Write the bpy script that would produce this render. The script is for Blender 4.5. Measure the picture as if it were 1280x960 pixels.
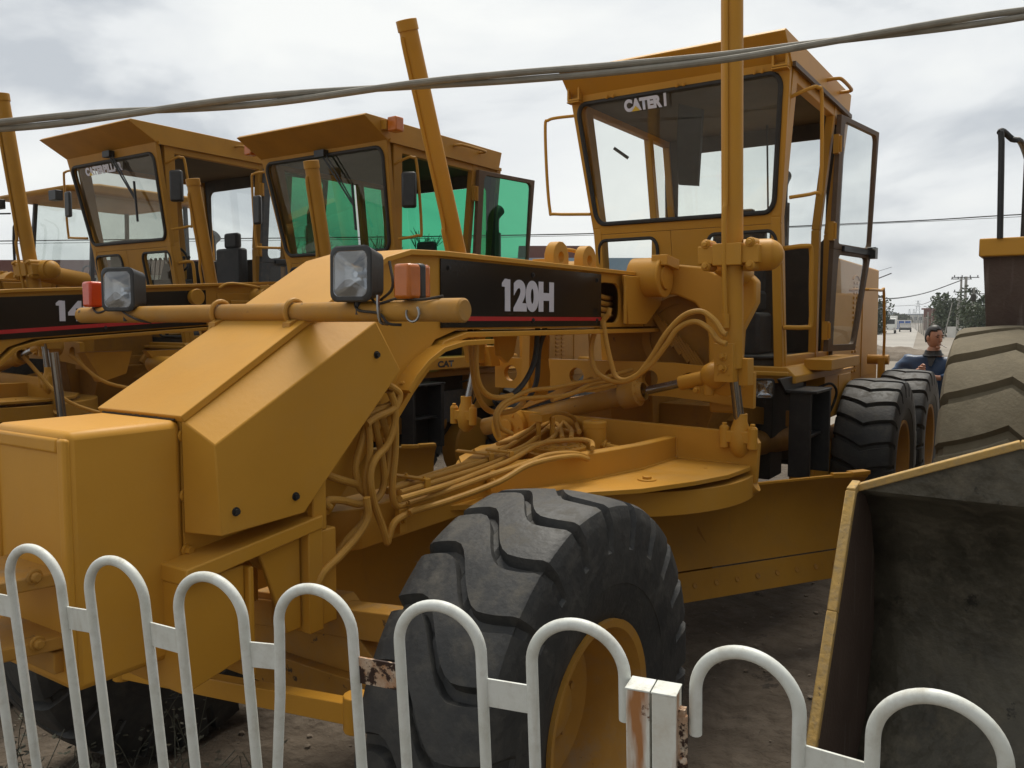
import bpy, bmesh, math, random
from mathutils import Vector, Matrix, noise
random.seed(7)
PI = math.pi
R = math.radians
for o in list(bpy.data.objects): bpy.data.objects.remove(o, do_unlink=True)
SC = bpy.context.scene
COL = SC.collection

# ------------------------------------------------------------------ camera
CAM = Vector((2.156, 2.314, 1.88))
YAW = R(33.7); PITCH = math.atan(80/1040)
F0 = Vector((-math.cos(YAW), -math.sin(YAW), 0)); RT = Vector((-math.sin(YAW), math.cos(YAW), 0))
FW = F0*math.cos(PITCH) - Vector((0, 0, 1))*math.sin(PITCH)
UP = F0*math.sin(PITCH) + Vector((0, 0, 1))*math.cos(PITCH)
cd = bpy.data.cameras.new('camera'); cam = bpy.data.objects.new('camera', cd); COL.objects.link(cam)
cam.matrix_world = Matrix(((RT.x, UP.x, -FW.x, CAM.x), (RT.y, UP.y, -FW.y, CAM.y), (RT.z, UP.z, -FW.z, CAM.z), (0, 0, 0, 1)))
cd.sensor_width = 36; cd.lens = 36*1040/1280; cd.clip_start = .05; cd.clip_end = 5000
SC.camera = cam

# ------------------------------------------------------------------ sky, sun, exposure
SC.view_settings.view_transform = 'Standard'; SC.view_settings.look = 'None'
SC.view_settings.exposure = 0.0; SC.view_settings.gamma = 1.0
SUN_EL, SUN_AZ = R(62), R(200)          # azimuth of the light's origin, from +X towards +Y
W = bpy.data.worlds.new('World'); SC.world = W; W.use_nodes = True
nt = W.node_tree; N = nt.nodes; L = nt.links
for n in list(N): N.remove(n)
out = N.new('ShaderNodeOutputWorld'); bg = N.new('ShaderNodeBackground'); L.new(bg.outputs[0], out.inputs[0])
sky = N.new('ShaderNodeTexSky'); sky.sky_type = 'NISHITA'; sky.sun_disc = False
sky.sun_elevation = SUN_EL; sky.sun_rotation = PI/2 - SUN_AZ
sky.air_density = 1.0; sky.dust_density = 3.0
tc = N.new('ShaderNodeTexCoord'); mp = N.new('ShaderNodeMapping'); mp.inputs['Scale'].default_value = (1, 1, 2.8)
mp.inputs['Location'].default_value = (.35, 1.1, 0.2)
L.new(tc.outputs['Generated'], mp.inputs[0])
nz = N.new('ShaderNodeTexNoise'); nz.inputs['Scale'].default_value = 1.9; nz.inputs['Detail'].default_value = 6; nz.inputs['Roughness'].default_value = .52
nz.inputs['Distortion'].default_value = .35
L.new(mp.outputs[0], nz.inputs['Vector'])
cr = N.new('ShaderNodeValToRGB'); L.new(nz.outputs[0], cr.inputs[0])
e = cr.color_ramp.elements; e[0].position = .38; e[0].color = (4.9, 5.2, 5.5, 1); e[1].position = .60; e[1].color = (8.4, 8.5, 8.25, 1)
m = cr.color_ramp.elements.new(.47); m.color = (7.2, 7.4, 7.45, 1)
mx = N.new('ShaderNodeMix'); mx.data_type = 'RGBA'; mx.inputs[0].default_value = .93
L.new(sky.outputs[0], mx.inputs[6])
# unseen sky behind the camera, dimming added to darken the camera-facing sides
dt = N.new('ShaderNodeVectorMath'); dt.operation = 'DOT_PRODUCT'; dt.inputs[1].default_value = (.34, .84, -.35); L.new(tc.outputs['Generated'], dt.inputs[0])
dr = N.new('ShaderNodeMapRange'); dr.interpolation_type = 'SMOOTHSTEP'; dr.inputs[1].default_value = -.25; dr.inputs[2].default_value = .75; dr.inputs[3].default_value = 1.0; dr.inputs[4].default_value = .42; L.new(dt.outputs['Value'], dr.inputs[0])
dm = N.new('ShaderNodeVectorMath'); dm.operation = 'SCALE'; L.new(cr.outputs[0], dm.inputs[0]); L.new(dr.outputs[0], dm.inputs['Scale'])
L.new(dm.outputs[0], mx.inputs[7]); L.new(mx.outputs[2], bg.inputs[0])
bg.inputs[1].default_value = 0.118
sd = bpy.data.lights.new('sun', 'SUN'); sd.energy = 3.6; sd.angle = R(30); sd.color = (1, .94, .83)
sun = bpy.data.objects.new('sun', sd); COL.objects.link(sun)
sv = Vector((math.cos(SUN_EL)*math.cos(SUN_AZ), math.cos(SUN_EL)*math.sin(SUN_AZ), math.sin(SUN_EL)))
sun.rotation_euler = (-sv).to_track_quat('-Z', 'Y').to_euler()

# ------------------------------------------------------------------ materials
def newmat(name):
    m = bpy.data.materials.new(name); m.use_nodes = True
    return m, m.node_tree.nodes, m.node_tree.links, m.node_tree.nodes['Principled BSDF']
def paint(name, c1, c2, rough=.4, nscale=3, dust=.25, dustc=(.30, .24, .16), bump=.05, metal=0, coat=0, spots=0, spotc=(.03, .02, .015), spotscale=14, bscale=60, streak=0, streakc=(.2, .09, .03), bdist=.01, st0=.6):
    m, n, l, b = newmat(name)
    tc = n.new('ShaderNodeTexCoord'); o = tc.outputs['Object']
    a = n.new('ShaderNodeTexNoise'); a.inputs['Scale'].default_value = nscale; a.inputs['Detail'].default_value = 6; a.inputs['Roughness'].default_value = .6
    l.new(o, a.inputs['Vector'])
    ra = n.new('ShaderNodeMapRange'); ra.inputs[1].default_value = .3; ra.inputs[2].default_value = .7; l.new(a.outputs[0], ra.inputs[0])
    x = n.new('ShaderNodeMix'); x.data_type = 'RGBA'; x.inputs[6].default_value = (*c1, 1); x.inputs[7].default_value = (*c2, 1); l.new(ra.outputs[0], x.inputs[0])
    col = x.outputs[2]
    def layer(col, fac, c):
        y = n.new('ShaderNodeMix'); y.data_type = 'RGBA'; l.new(col, y.inputs[6]); y.inputs[7].default_value = (*c, 1); l.new(fac, y.inputs[0]); return y.outputs[2]
    rough_in = None
    if dust:
        d = n.new('ShaderNodeTexNoise'); d.inputs['Scale'].default_value = nscale*2.7; d.inputs['Detail'].default_value = 9; d.inputs['Roughness'].default_value = .72
        l.new(o, d.inputs['Vector'])
        rd = n.new('ShaderNodeMapRange'); rd.inputs[1].default_value = .48; rd.inputs[2].default_value = .78; rd.inputs[4].default_value = dust; l.new(d.outputs[0], rd.inputs[0])
        g = n.new('ShaderNodeNewGeometry'); s = n.new('ShaderNodeSeparateXYZ'); l.new(g.outputs['Normal'], s.inputs[0])
        rz = n.new('ShaderNodeMapRange'); rz.inputs[1].default_value = .3; rz.inputs[2].default_value = 1; rz.inputs[3].default_value = 1; rz.inputs[4].default_value = 2.2; l.new(s.outputs[2], rz.inputs[0])
        mu = n.new('ShaderNodeMath'); mu.operation = 'MULTIPLY'; mu.use_clamp = True; l.new(rd.outputs[0], mu.inputs[0]); l.new(rz.outputs[0], mu.inputs[1])
        col = layer(col, mu.outputs[0], dustc)
        rr = n.new('ShaderNodeMapRange'); rr.inputs[3].default_value = rough; rr.inputs[4].default_value = min(1, rough+.45); l.new(mu.outputs[0], rr.inputs[0]); rough_in = rr.outputs[0]
    if streak:
        mpn = n.new('ShaderNodeMapping'); mpn.inputs['Scale'].default_value = (1, 1, .12); l.new(o, mpn.inputs[0])
        t = n.new('ShaderNodeTexNoise'); t.inputs['Scale'].default_value = 26; t.inputs['Detail'].default_value = 4; l.new(mpn.outputs[0], t.inputs['Vector'])
        rt = n.new('ShaderNodeMapRange'); rt.inputs[1].default_value = st0; rt.inputs[2].default_value = st0+.14; rt.inputs[4].default_value = streak; l.new(t.outputs[0], rt.inputs[0])
        col = layer(col, rt.outputs[0], streakc)
    if spots:
        v = n.new('ShaderNodeTexNoise'); v.inputs['Scale'].default_value = spotscale; v.inputs['Detail'].default_value = 10; v.inputs['Roughness'].default_value = .7; l.new(o, v.inputs['Vector'])
        rv = n.new('ShaderNodeMapRange'); rv.inputs[1].default_value = 1-spots; rv.inputs[2].default_value = 1-spots+.04; l.new(v.outputs[0], rv.inputs[0])
        col = layer(col, rv.outputs[0], spotc)
    l.new(col, b.inputs['Base Color'])
    if rough_in: l.new(rough_in, b.inputs['Roughness'])
    else: b.inputs['Roughness'].default_value = rough
    b.inputs['Metallic'].default_value = metal; b.inputs['Specular IOR Level'].default_value = .22 if 'yellow' in name or 'hose' in name or 'panel' in name else .4; b.inputs['Coat Weight'].default_value = coat; b.inputs['Coat Roughness'].default_value = .12
    if bump:
        bn = n.new('ShaderNodeTexNoise'); bn.inputs['Scale'].default_value = bscale; bn.inputs['Detail'].default_value = 5; l.new(o, bn.inputs['Vector'])
        bp = n.new('ShaderNodeBump'); bp.inputs['Strength'].default_value = bump; bp.inputs['Distance'].default_value = bdist; l.new(bn.outputs[0], bp.inputs['Height']); l.new(bp.outputs[0], b.inputs['Normal'])
    return m
def glass(name, tint, gloss=.12, dirt=.06, dirtc=(.5, .5, .48)):
    m, n, l, b = newmat(name); out = n['Material Output']; n.remove(b)
    t = n.new('ShaderNodeBsdfTransparent'); t.inputs[0].default_value = (*tint, 1)
    g = n.new('ShaderNodeBsdfGlossy'); g.inputs['Roughness'].default_value = .02; g.inputs[0].default_value = (.9, .9, .9, 1)
    d = n.new('ShaderNodeBsdfDiffuse'); d.inputs[0].default_value = (*dirtc, 1)
    f = n.new('ShaderNodeFresnel'); f.inputs[0].default_value = 1.45
    ad = n.new('ShaderNodeMath'); ad.operation = 'ADD'; ad.inputs[1].default_value = gloss-.04; ad.use_clamp = True; l.new(f.outputs[0], ad.inputs[0])
    m1 = n.new('ShaderNodeMixShader'); l.new(ad.outputs[0], m1.inputs[0]); l.new(t.outputs[0], m1.inputs[1]); l.new(g.outputs[0], m1.inputs[2])
    tc = n.new('ShaderNodeTexCoord'); z = n.new('ShaderNodeTexNoise'); z.inputs['Scale'].default_value = 5; z.inputs['Detail'].default_value = 8; z.inputs['Roughness'].default_value = .7; l.new(tc.outputs['Object'], z.inputs['Vector'])
    r = n.new('ShaderNodeMapRange'); r.inputs[1].default_value = .35; r.inputs[2].default_value = .75; r.inputs[3].default_value = dirt*.3; r.inputs[4].default_value = dirt*2; l.new(z.outputs[0], r.inputs[0])
    m2 = n.new('ShaderNodeMixShader'); l.new(r.outputs[0], m2.inputs[0]); l.new(m1.outputs[0], m2.inputs[1]); l.new(d.outputs[0], m2.inputs[2]); l.new(m2.outputs[0], out.inputs[0])
    return m
YEL = (.55, .272, .034); YEL2 = (.46, .220, .024)
M = {}
M['yellow'] = paint('yellow_paint', YEL, YEL2, .46, 1.1, .16, (.38, .27, .13), .05, coat=.0, bscale=60, spots=.262, spotc=(.12, .06, .025), spotscale=9)
M['yellow_old'] = paint('aged_yellow_paint', (.43, .215, .026), (.34, .165, .020), .5, 2.2, .25, (.24, .16, .07), .06, streak=.15, streakc=(.18, .10, .04), spots=.27, spotc=(.09, .05, .025), spotscale=9)
M['yellow_dusty'] = paint('dusty_yellow_paint', (.44, .225, .040), (.34, .165, .028), .6, 3, .5, (.26, .20, .13), .1, spots=.36, spotc=(.08, .055, .035))
M['yellow_grimy_shaded'] = paint('grimy_shaded_yellow_paint', (.34, .158, .020), (.25, .115, .016), .6, 3.5, .5, (.14, .09, .05), .1, spots=.34, spotc=(.05, .03, .018))  # grime, plus underframe shade put into the colour as a darker yellow
M['hose'] = paint('painted_hose', (.50, .265, .05), (.41, .205, .035), .5, 8, .25, (.28, .18, .08), .12, bscale=120)
M['black_hose'] = paint('black_hose', (.02, .02, .018), (.035, .033, .03), .5, 8, .4, (.10, .09, .07), .1)
M['panel'] = paint('black_glossy_panel', (.012, .011, .010), (.018, .016, .014), .2, 2, .05, (.10, .085, .07), .01, coat=.15)
M['red'] = paint('red_stripe', (.45, .02, .025), (.40, .02, .02), .4, 5, .1)
M['letter'] = paint('pale_lettering', (.62, .62, .70), (.55, .55, .62), .5, 5, .1)
M['black_letter'] = paint('black_lettering', (.02, .02, .02), (.03, .03, .03), .5, 5, .1)
M['triangle'] = paint('yellow_triangle', (.65, .42, .04), (.6, .4, .04), .5, 5, 0)
M['rubber'] = paint('tyre_rubber', (.020, .021, .022), (.040, .039, .037), .58, 5, .6, (.105, .096, .08), .22, spots=.30, spotc=(.02, .019, .018), spotscale=22, bscale=55)
M['rubber_dusty'] = paint('dusty_tyre_rubber', (.165, .138, .090), (.125, .104, .066), .85, 4, .6, (.225, .19, .13), .25, spots=.30, spotc=(.10, .09, .07))
M['gasket'] = paint('rubber_gasket', (.018, .017, .016), (.03, .028, .025), .6, 9, .25, (.10, .08, .06), .1)
M['chrome'] = paint('steel_rod', (.30, .29, .28), (.22, .215, .21), .22, 12, .15, (.2, .16, .1), .02, metal=.9)
M['black'] = paint('black_plastic', (.016, .016, .017), (.026, .026, .026), .42, 6, .25, (.09, .085, .075), .06)
M['dark'] = paint('dark_machinery', (.022, .018, .014), (.04, .032, .024), .7, 6, .5, (.08, .06, .04), .2)
M['brown'] = paint('brown_door_frame', (.11, .06, .028), (.07, .04, .02), .55, 5, .4, (.2, .14, .08), .08)
M['lining'] = paint('cab_lining', (.07, .052, .038), (.045, .035, .028), .7, 4, .3, (.15, .12, .09), .1)
M['greyframe'] = paint('grey_door_frame', (.07, .075, .085), (.05, .055, .06), .6, 5, .3)
M['seat'] = paint('seat_vinyl', (.03, .03, .034), (.05, .05, .052), .6, 6, .4, (.12, .11, .1), .1)
M['glass'] = glass('clear_glass', (.88, .91, .89), .06, .022)
M['glass_dark'] = glass('grimy_glass', (.60, .63, .58), .10, .035, (.30, .29, .24))
M['glass_green'] = glass('green_glass', (.08, .47, .25), .07, .03, (.1, .36, .2))
M['lens'] = glass('lamp_lens', (.80, .83, .85), .16, .035, (.5, .52, .54))
M['mirror'] = paint('lamp_reflector', (.62, .62, .63), (.42, .42, .44), .14, 20, 0, bump=.0, metal=1)
M['orange'] = paint('orange_lens', (.52, .14, .010), (.40, .10, .008), .2, 10, .1, (.35, .16, .05), .1, coat=.3, bscale=140)
M['orange_red'] = paint('red_orange_lens', (.66, .06, .010), (.5, .045, .010), .2, 10, .1, (.35, .1, .05), .1, coat=.3)
M['white'] = paint('white_fence_paint', (.70, .72, .69), (.60, .62, .57), .42, 9, .5, (.36, .33, .26), .08, streak=.45, streakc=(.42, .38, .29), spots=.285, spotc=(.13, .055, .02), spotscale=11)
M['white_rust'] = paint('rust_streaked_white_paint', (.72, .73, .68), (.62, .62, .56), .5, 9, .4, (.40, .28, .15), .1, streak=.95, st0=.5, streakc=(.36, .14, .03), spots=.40, spotc=(.11, .035, .012), spotscale=16)
M['rusty'] = paint('rusted_plate', (.60, .54, .44), (.34, .16, .06), .7, 22, .8, (.30, .11, .03), .4, spots=.50, spotc=(.035, .016, .010), spotscale=30)
M['bucket'] = paint('muddy_bucket_steel', (.036, .031, .021), (.12, .106, .076), .55, 3.2, .8, (.19, .165, .12), .6, spots=.37, spotc=(.022, .019, .014), spotscale=4.5, bscale=14, bdist=.03)
M['bucket_edge'] = paint('worn_yellow_edge', (.50, .31, .09), (.40, .27, .11), .7, 12, .8, (.28, .22, .14), .4, spots=.38, spotc=(.10, .08, .055), spotscale=20, bscale=50)
M['bucket_rust'] = paint('rust_brown_steel', (.055, .032, .022), (.08, .05, .036), .7, 4, .4, (.12, .10, .08), .3, streak=.6, streakc=(.16, .13, .11))
M['cable'] = paint('weathered_cable', (.20, .185, .155), (.30, .28, .235), .7, 10, .4, (.25, .23, .19), .15)
M['wire'] = paint('black_wire', (.03, .03, .032), (.05, .05, .05), .6, 3, 0, bump=0)
M['concrete'] = paint('concrete_pole', (.36, .35, .32), (.28, .27, .25), .8, 2, .3, (.2, .19, .17), .1)
M['bark'] = paint('bark', (.075, .06, .045), (.12, .10, .08), .9, 3, .2, bump=.3)
M['skin'] = paint('skin', (.50, .27, .185), (.45, .235, .16), .5, 9, 0, bump=.02)
M['hair'] = paint('black_hair', (.012, .011, .011), (.02, .018, .017), .5, 30, 0, bump=.3)
M['jacket'] = paint('navy_jacket', (.018, .055, .135), (.012, .038, .10), .42, 6, .1, (.06, .08, .12), .2, bscale=18)
M['trousers'] = paint('dark_trousers', (.02, .021, .026), (.03, .03, .034), .8, 6, .1)
M['paper'] = paint('white_paper', (.8, .8, .77), (.75, .75, .72), .7, 6, 0, bump=0)

# ------------------------------------------------------------------ mesh helpers
def V(*a): return Vector(a)
def catmull(pts, n=6):
    P = [Vector(p) for p in pts]
    if len(P) < 3: return P
    Q = [P[0]*2-P[1]] + P + [P[-1]*2-P[-2]]; o = []
    for i in range(1, len(Q)-2):
        p0, p1, p2, p3 = Q[i-1:i+3]
        for k in range(n):
            t = k/n
            o.append(.5*((2*p1)+(p2-p0)*t+(2*p0-5*p1+4*p2-p3)*t*t+(3*p1-p0-3*p2+p3)*t**3))
    o.append(P[-1]); return o
class MB:
    def __init__(s): s.bm = bmesh.new()
    def face(s, pts):
        vs = [s.bm.verts.new(p) for p in pts]
        try: return s.bm.faces.new(vs)
        except Exception: return None
    def box(s, x0, x1, y0, y1, z0, z1):
        return s.obox(V((x0+x1)/2, (y0+y1)/2, (z0+z1)/2), V(abs(x1-x0)/2, 0, 0), V(0, abs(y1-y0)/2, 0), V(0, 0, abs(z1-z0)/2))
    def obox(s, c, a, b, d):
        c, a, b, d = map(Vector, (c, a, b, d))
        if a.cross(b).dot(d) < 0: d = -d
        v = [s.bm.verts.new(c+i*a+j*b+k*d) for k in (-1, 1) for j in (-1, 1) for i in (-1, 1)]
        for f in ((0, 2, 3, 1), (4, 5, 7, 6), (0, 1, 5, 4), (2, 6, 7, 3), (0, 4, 6, 2), (1, 3, 7, 5)): s.bm.faces.new([v[i] for i in f])
        return s
    def bar(s, p, q, w, h, up=(0, 0, 1)):
        p, q = Vector(p), Vector(q); t = (q-p); n = t.normalized(); u = Vector(up); sd = n.cross(u).normalized(); u = sd.cross(n)
        return s.obox((p+q)/2, t/2, sd*w/2, u*h/2)
    def prism(s, pts, ext):
        pts = [Vector(p) for p in pts]; ext = Vector(ext)
        nrm = Vector((0, 0, 0))
        for i in range(len(pts)):
            a, b = pts[i], pts[(i+1) % len(pts)]; nrm += a.cross(b)
        if nrm.dot(ext) > 0: pts = pts[::-1]
        A = [s.bm.verts.new(p) for p in pts]; B = [s.bm.verts.new(p+ext) for p in pts]; n = len(pts)
        s.bm.faces.new(A); s.bm.faces.new(B[::-1])
        for i in range(n): s.bm.faces.new([A[i], B[i], B[(i+1) % n], A[(i+1) % n]][::-1][::-1]) if False else s.bm.faces.new([A[(i+1) % n], A[i], B[i], B[(i+1) % n]])
        return s
    def ring_plate(s, outer, inner, ext):
        """flat plate from outer polygon to inner loop (same plane), thickness ext"""
        outer = [Vector(p) for p in outer]; inner = [Vector(p) for p in inner]; ext = Vector(ext)
        c = sum(inner, Vector())/len(inner); n = ext.normalized()
        ax = (inner[0]-c).normalized(); ay = n.cross(ax)
        def ang(p): d = p-c; return math.atan2(d.dot(ay), d.dot(ax))
        oa = [(ang(p), p) for p in outer]
        O = []
        for p in inner:
            d = (p-c); best = None
            for i in range(len(outer)):
                a, b = outer[i]-c, outer[(i+1) % len(outer)]-c
                a2, b2, d2 = (a.dot(ax), a.dot(ay)), (b.dot(ax), b.dot(ay)), (d.dot(ax), d.dot(ay))
                ex, ey = b2[0]-a2[0], b2[1]-a2[1]; den = d2[0]*ey-d2[1]*ex
                if abs(den) < 1e-9: continue
                t = (a2[0]*ey-a2[1]*ex)/den; u = (a2[0]*d2[1]-a2[1]*d2[0])/den
                if t > 0 and -1e-6 <= u <= 1+1e-6 and (best is None or t < best): best = t
            O.append(c+d*(best or 1.2))
        for a, p in oa:
            k = min(range(len(inner)), key=lambda i: (O[i]-p).length); O[k] = p
        m = len(inner)
        A = [s.bm.verts.new(p) for p in O]; B = [s.bm.verts.new(p) for p in inner]
        A2 = [s.bm.verts.new(p+ext) for p in O]; B2 = [s.bm.verts.new(p+ext) for p in inner]
        for i in range(m):
            j = (i+1) % m
            for q in ((A[i], B[i], B[j], A[j]), (A2[i], A2[j], B2[j], B2[i]), (A[i], A[j], A2[j], A2[i]), (B[i], B2[i], B2[j], B[j])):
                try: s.bm.faces.new(q)
                except Exception: pass
        return s
    def tube(s, pts, r, seg=10, smooth=0, closed=False, r2=None):
        P = catmull(pts, smooth) if smooth else [Vector(p) for p in pts]
        n = len(P); prev = None; rings = []
        for i, p in enumerate(P):
            if closed: t = P[(i+1) % n]-P[i-1]
            else: t = P[min(i+1, n-1)]-P[max(i-1, 0)]
            t.normalize()
            if prev is None:
                u = t.orthogonal().normalized()
            else:
                u = prev - t*prev.dot(t)
                if u.length < 1e-6: u = t.orthogonal()
                u.normalize()
            prev = u; w = t.cross(u); rr = r if r2 is None else r+(r2-r)*i/(n-1)
            rings.append([s.bm.verts.new(p+(u*math.cos(2*PI*k/seg)+w*math.sin(2*PI*k/seg))*rr) for k in range(seg)])
        rng = range(n) if closed else range(n-1)
        for i in rng:
            a, b = rings[i], rings[(i+1) % n]
            for k in range(seg): s.bm.faces.new((a[k], a[(k+1) % seg], b[(k+1) % seg], b[k]))
        if not closed:
            s.bm.faces.new(rings[0][::-1]); s.bm.faces.new(rings[-1])
        return s
    def cyl(s, p, q, r, r2=None, seg=24): return s.tube([p, q], r, seg, r2=r2)
    def lathe(s, o, ax, prof, seg=40, closed=False):
        o, ax = Vector(o), Vector(ax).normalized(); u = ax.orthogonal().normalized(); w = ax.cross(u); rings = []
        for t, r in prof:
            rings.append([s.bm.verts.new(o+ax*t+(u*math.cos(2*PI*k/seg)+w*math.sin(2*PI*k/seg))*max(r, 1e-4)) for k in range(seg)])
        for i in range(len(rings)-1):
            a, b = rings[i], rings[i+1]
            for k in range(seg): s.bm.faces.new((a[k], a[(k+1) % seg], b[(k+1) % seg], b[k]))
        return s
    def bolt(s, p, d, r=.012, h=.012):
        p, d = Vector(p), Vector(d).normalized(); s.tube([p-d*.002, p+d*h], r, 6)
        s.tube([p-d*.002, p+d*h*.3], r*1.5, 12); return s
    def sphere(s, c, r, seg=16, sc=(1, 1, 1)):
        res = bmesh.ops.create_uvsphere(s.bm, u_segments=seg, v_segments=max(6, seg//2), radius=r)
        for v in res['verts']: v.co = Vector((v.co.x*sc[0], v.co.y*sc[1], v.co.z*sc[2]))+Vector(c)
        return s
    def build(s, name, mat, parent=None, bevel=0, ang=35, label=None, recalc=True):
        if recalc: bmesh.ops.recalc_face_normals(s.bm, faces=s.bm.faces)
        me = bpy.data.meshes.new(name); s.bm.to_mesh(me); s.bm.free()
        me.shade_smooth(); me.set_sharp_from_angle(angle=R(ang))
        if isinstance(mat, (list, tuple)):
            for x in mat: me.materials.append(x)
        else: me.materials.append(mat)
        o = bpy.data.objects.new(name, me); COL.objects.link(o)
        if parent: o.parent = parent
        if bevel:
            b = o.modifiers.new('bevel', 'BEVEL'); b.width = bevel; b.segments = 2; b.limit_method = 'ANGLE'; b.angle_limit = R(40); b.harden_normals = False
        if label: o['label'] = label
        return o
def tag(o, label=None, cat=None, group=None, kind=None):
    if label: o['label'] = label
    if cat: o['category'] = cat
    if group: o['group'] = group
    if kind: o['kind'] = kind
    return o
def thing(name, loc, label, cat, group=None, rz=0):
    o = bpy.data.objects.new(name, None); COL.objects.link(o); o.empty_display_size = .2
    o.location = loc; o.rotation_euler = (0, 0, rz); return tag(o, label, cat, group)
def text(name, s, origin, xd, yd, height, width, mat, parent, depth=.003, bold=.02, shear=0):
    cu = bpy.data.curves.new(name, 'FONT'); cu.body = s; cu.size = 1; cu.extrude = 0; cu.offset = bold; cu.shear = shear; cu.space_character = 1.02
    tmp = bpy.data.objects.new('tmp_text', cu); COL.objects.link(tmp)
    dg = bpy.context.evaluated_depsgraph_get(); me = bpy.data.meshes.new_from_object(tmp.evaluated_get(dg))
    bpy.data.objects.remove(tmp); me.name = name
    xs = [v.co.x for v in me.vertices]; ys = [v.co.y for v in me.vertices]
    x0, x1, y0, y1 = min(xs), max(xs), min(ys), max(ys)
    O, X, Y = Vector(origin), Vector(xd).normalized(), Vector(yd).normalized(); Zn = X.cross(Y)
    for v in me.vertices:
        v.co = O + X*((v.co.x-x0)/(x1-x0)*width) + Y*((v.co.y-y0)/(y1-y0)*height) + Zn*depth
    me.materials.clear(); me.materials.append(mat)
    o = bpy.data.objects.new(name, me); COL.objects.link(o)
    if parent: o.parent = parent
    return o
def rrect(f, a0, a1, b0, b1, r, n=5):
    """rounded rectangle loop through a mapping f(a,b)->point"""
    o = []
    for (ca, cb, s) in ((a1-r, b1-r, 0), (a0+r, b1-r, 1), (a0+r, b0+r, 2), (a1-r, b0+r, 3)):
        for k in range(n+1):
            t = (s+k/n)*PI/2; o.append(f(ca+r*math.cos(t), cb+r*math.sin(t)))
    return o
def loopdense(pts, n=3):
    o = []
    for i in range(len(pts)):
        a, b = Vector(pts[i]), Vector(pts[(i+1) % len(pts)])
        k = n if (b-a).length > .15 else 1
        for j in range(k): o.append(a.lerp(b, j/k))
    return o

# ------------------------------------------------------------------ tyres
TYRE_CACHE = {}
def tyre_mesh(key, Rr, w, rim, lugs, depth, wave, mode, hairs=True):
    if key in TYRE_CACHE: return TYRE_CACHE[key]
    h = w/2; sh = Rr-rim
    half = []   # (y, r, depth, s)
    for s_ in (0, .06, .12, .2, .3, .42, .56, .7, .84, .95):
        half.append((h*.90*s_, Rr-.020*s_*s_*Rr*1.2, depth, s_))
    half += [(h*.925, Rr*.965, depth, 1.0), (h*.965, Rr*.93, depth*.85, 1.05), (h*.99, Rr*.90, depth*.65, 1.1), (h*1.0, rim+sh*.66, depth*.45, 1.16), (h*1.01, rim+sh*.60, 0, 1.2),
             (h*1.02, rim+sh*.48, 0, 1.2), (h*1.0, rim+sh*.34, 0, 1.2), (h*.985, rim+sh*.335, 0, 1.2), (h*.95, rim+sh*.2, 0, 1.2), (h*.86, rim+sh*.06, 0, 1.2), (h*.82, rim, 0, 1.2)]
    prof = [(-y, r, d, -s_) for (y, r, d, s_) in half[:0:-1]] + half
    cols = [(.05, 1), (.12, 1), (.19, 1), (.235, 0), (.4, 0), (.6, 0), (.8, 0), (.975, 0)]
    pitch = 2*PI/lugs
    def off(s_):
        a = max(-1.2, min(1.2, s_))
        if mode == 'step':
            t = max(0, min(1, (a+.55)/1.0)); t = t*t*(3-2*t); return (t-.5)*wave + .10*wave*math.sin(a*PI)
        return -abs(a)*wave*(1.0-.25*abs(a)) + .25*wave*a
    bm = bmesh.new(); grid = []
    for k in range(lugs):
        for (c, g) in cols:
            col = []
            for (y, r, d, s_) in prof:
                tt = 0 if abs(s_) > 1.19 else 1
                ph = (k+c)*pitch + off(s_)*pitch*(1 if tt else 1)
                dd = d*g
                if mode == 'step' and abs(s_) < .14: dd *= .62
                jit = noise.noise(Vector((math.cos(ph)*5, math.sin(ph)*5, y*9)))*.004
                rr = r-dd+jit*(1 if d else .3); yy = y-(dd*.55 if abs(s_) >= 1 else 0)*(1 if y > 0 else -1)
                col.append(bm.verts.new((math.sin(ph)*rr, yy, math.cos(ph)*rr)))
            grid.append(col)
    n = len(grid)
    for i in range(n):
        a, b = grid[i], grid[(i+1) % n]
        for j in range(len(prof)-1): bm.faces.new((a[j], a[j+1], b[j+1], b[j]))
    if hairs:
        for k in range(70):
            ph = random.uniform(0, 2*PI); sgn = random.choice((-1, 1)); rr = random.choice((Rr*.955, Rr*.93, rim+sh*.5)); y = sgn*h*(.93 if rr > Rr*.94 else 1.0)
            p = Vector((math.sin(ph)*rr, y, math.cos(ph)*rr)); d = Vector((math.sin(ph)*.5, sgn*.9, math.cos(ph)*.5)).normalized()*random.uniform(.008, .022)
            q = p.orthogonal().normalized()*.0009
            bm.faces.new([bm.verts.new(p+q), bm.verts.new(p-q), bm.verts.new(p+d)])
    bmesh.ops.recalc_face_normals(bm, faces=bm.faces)
    me = bpy.data.meshes.new('tyre'); bm.to_mesh(me); bm.free(); me.shade_smooth(); me.set_sharp_from_angle(angle=R(26)); TYRE_CACHE[key] = me
    return me
RIM_CACHE = {}
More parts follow.
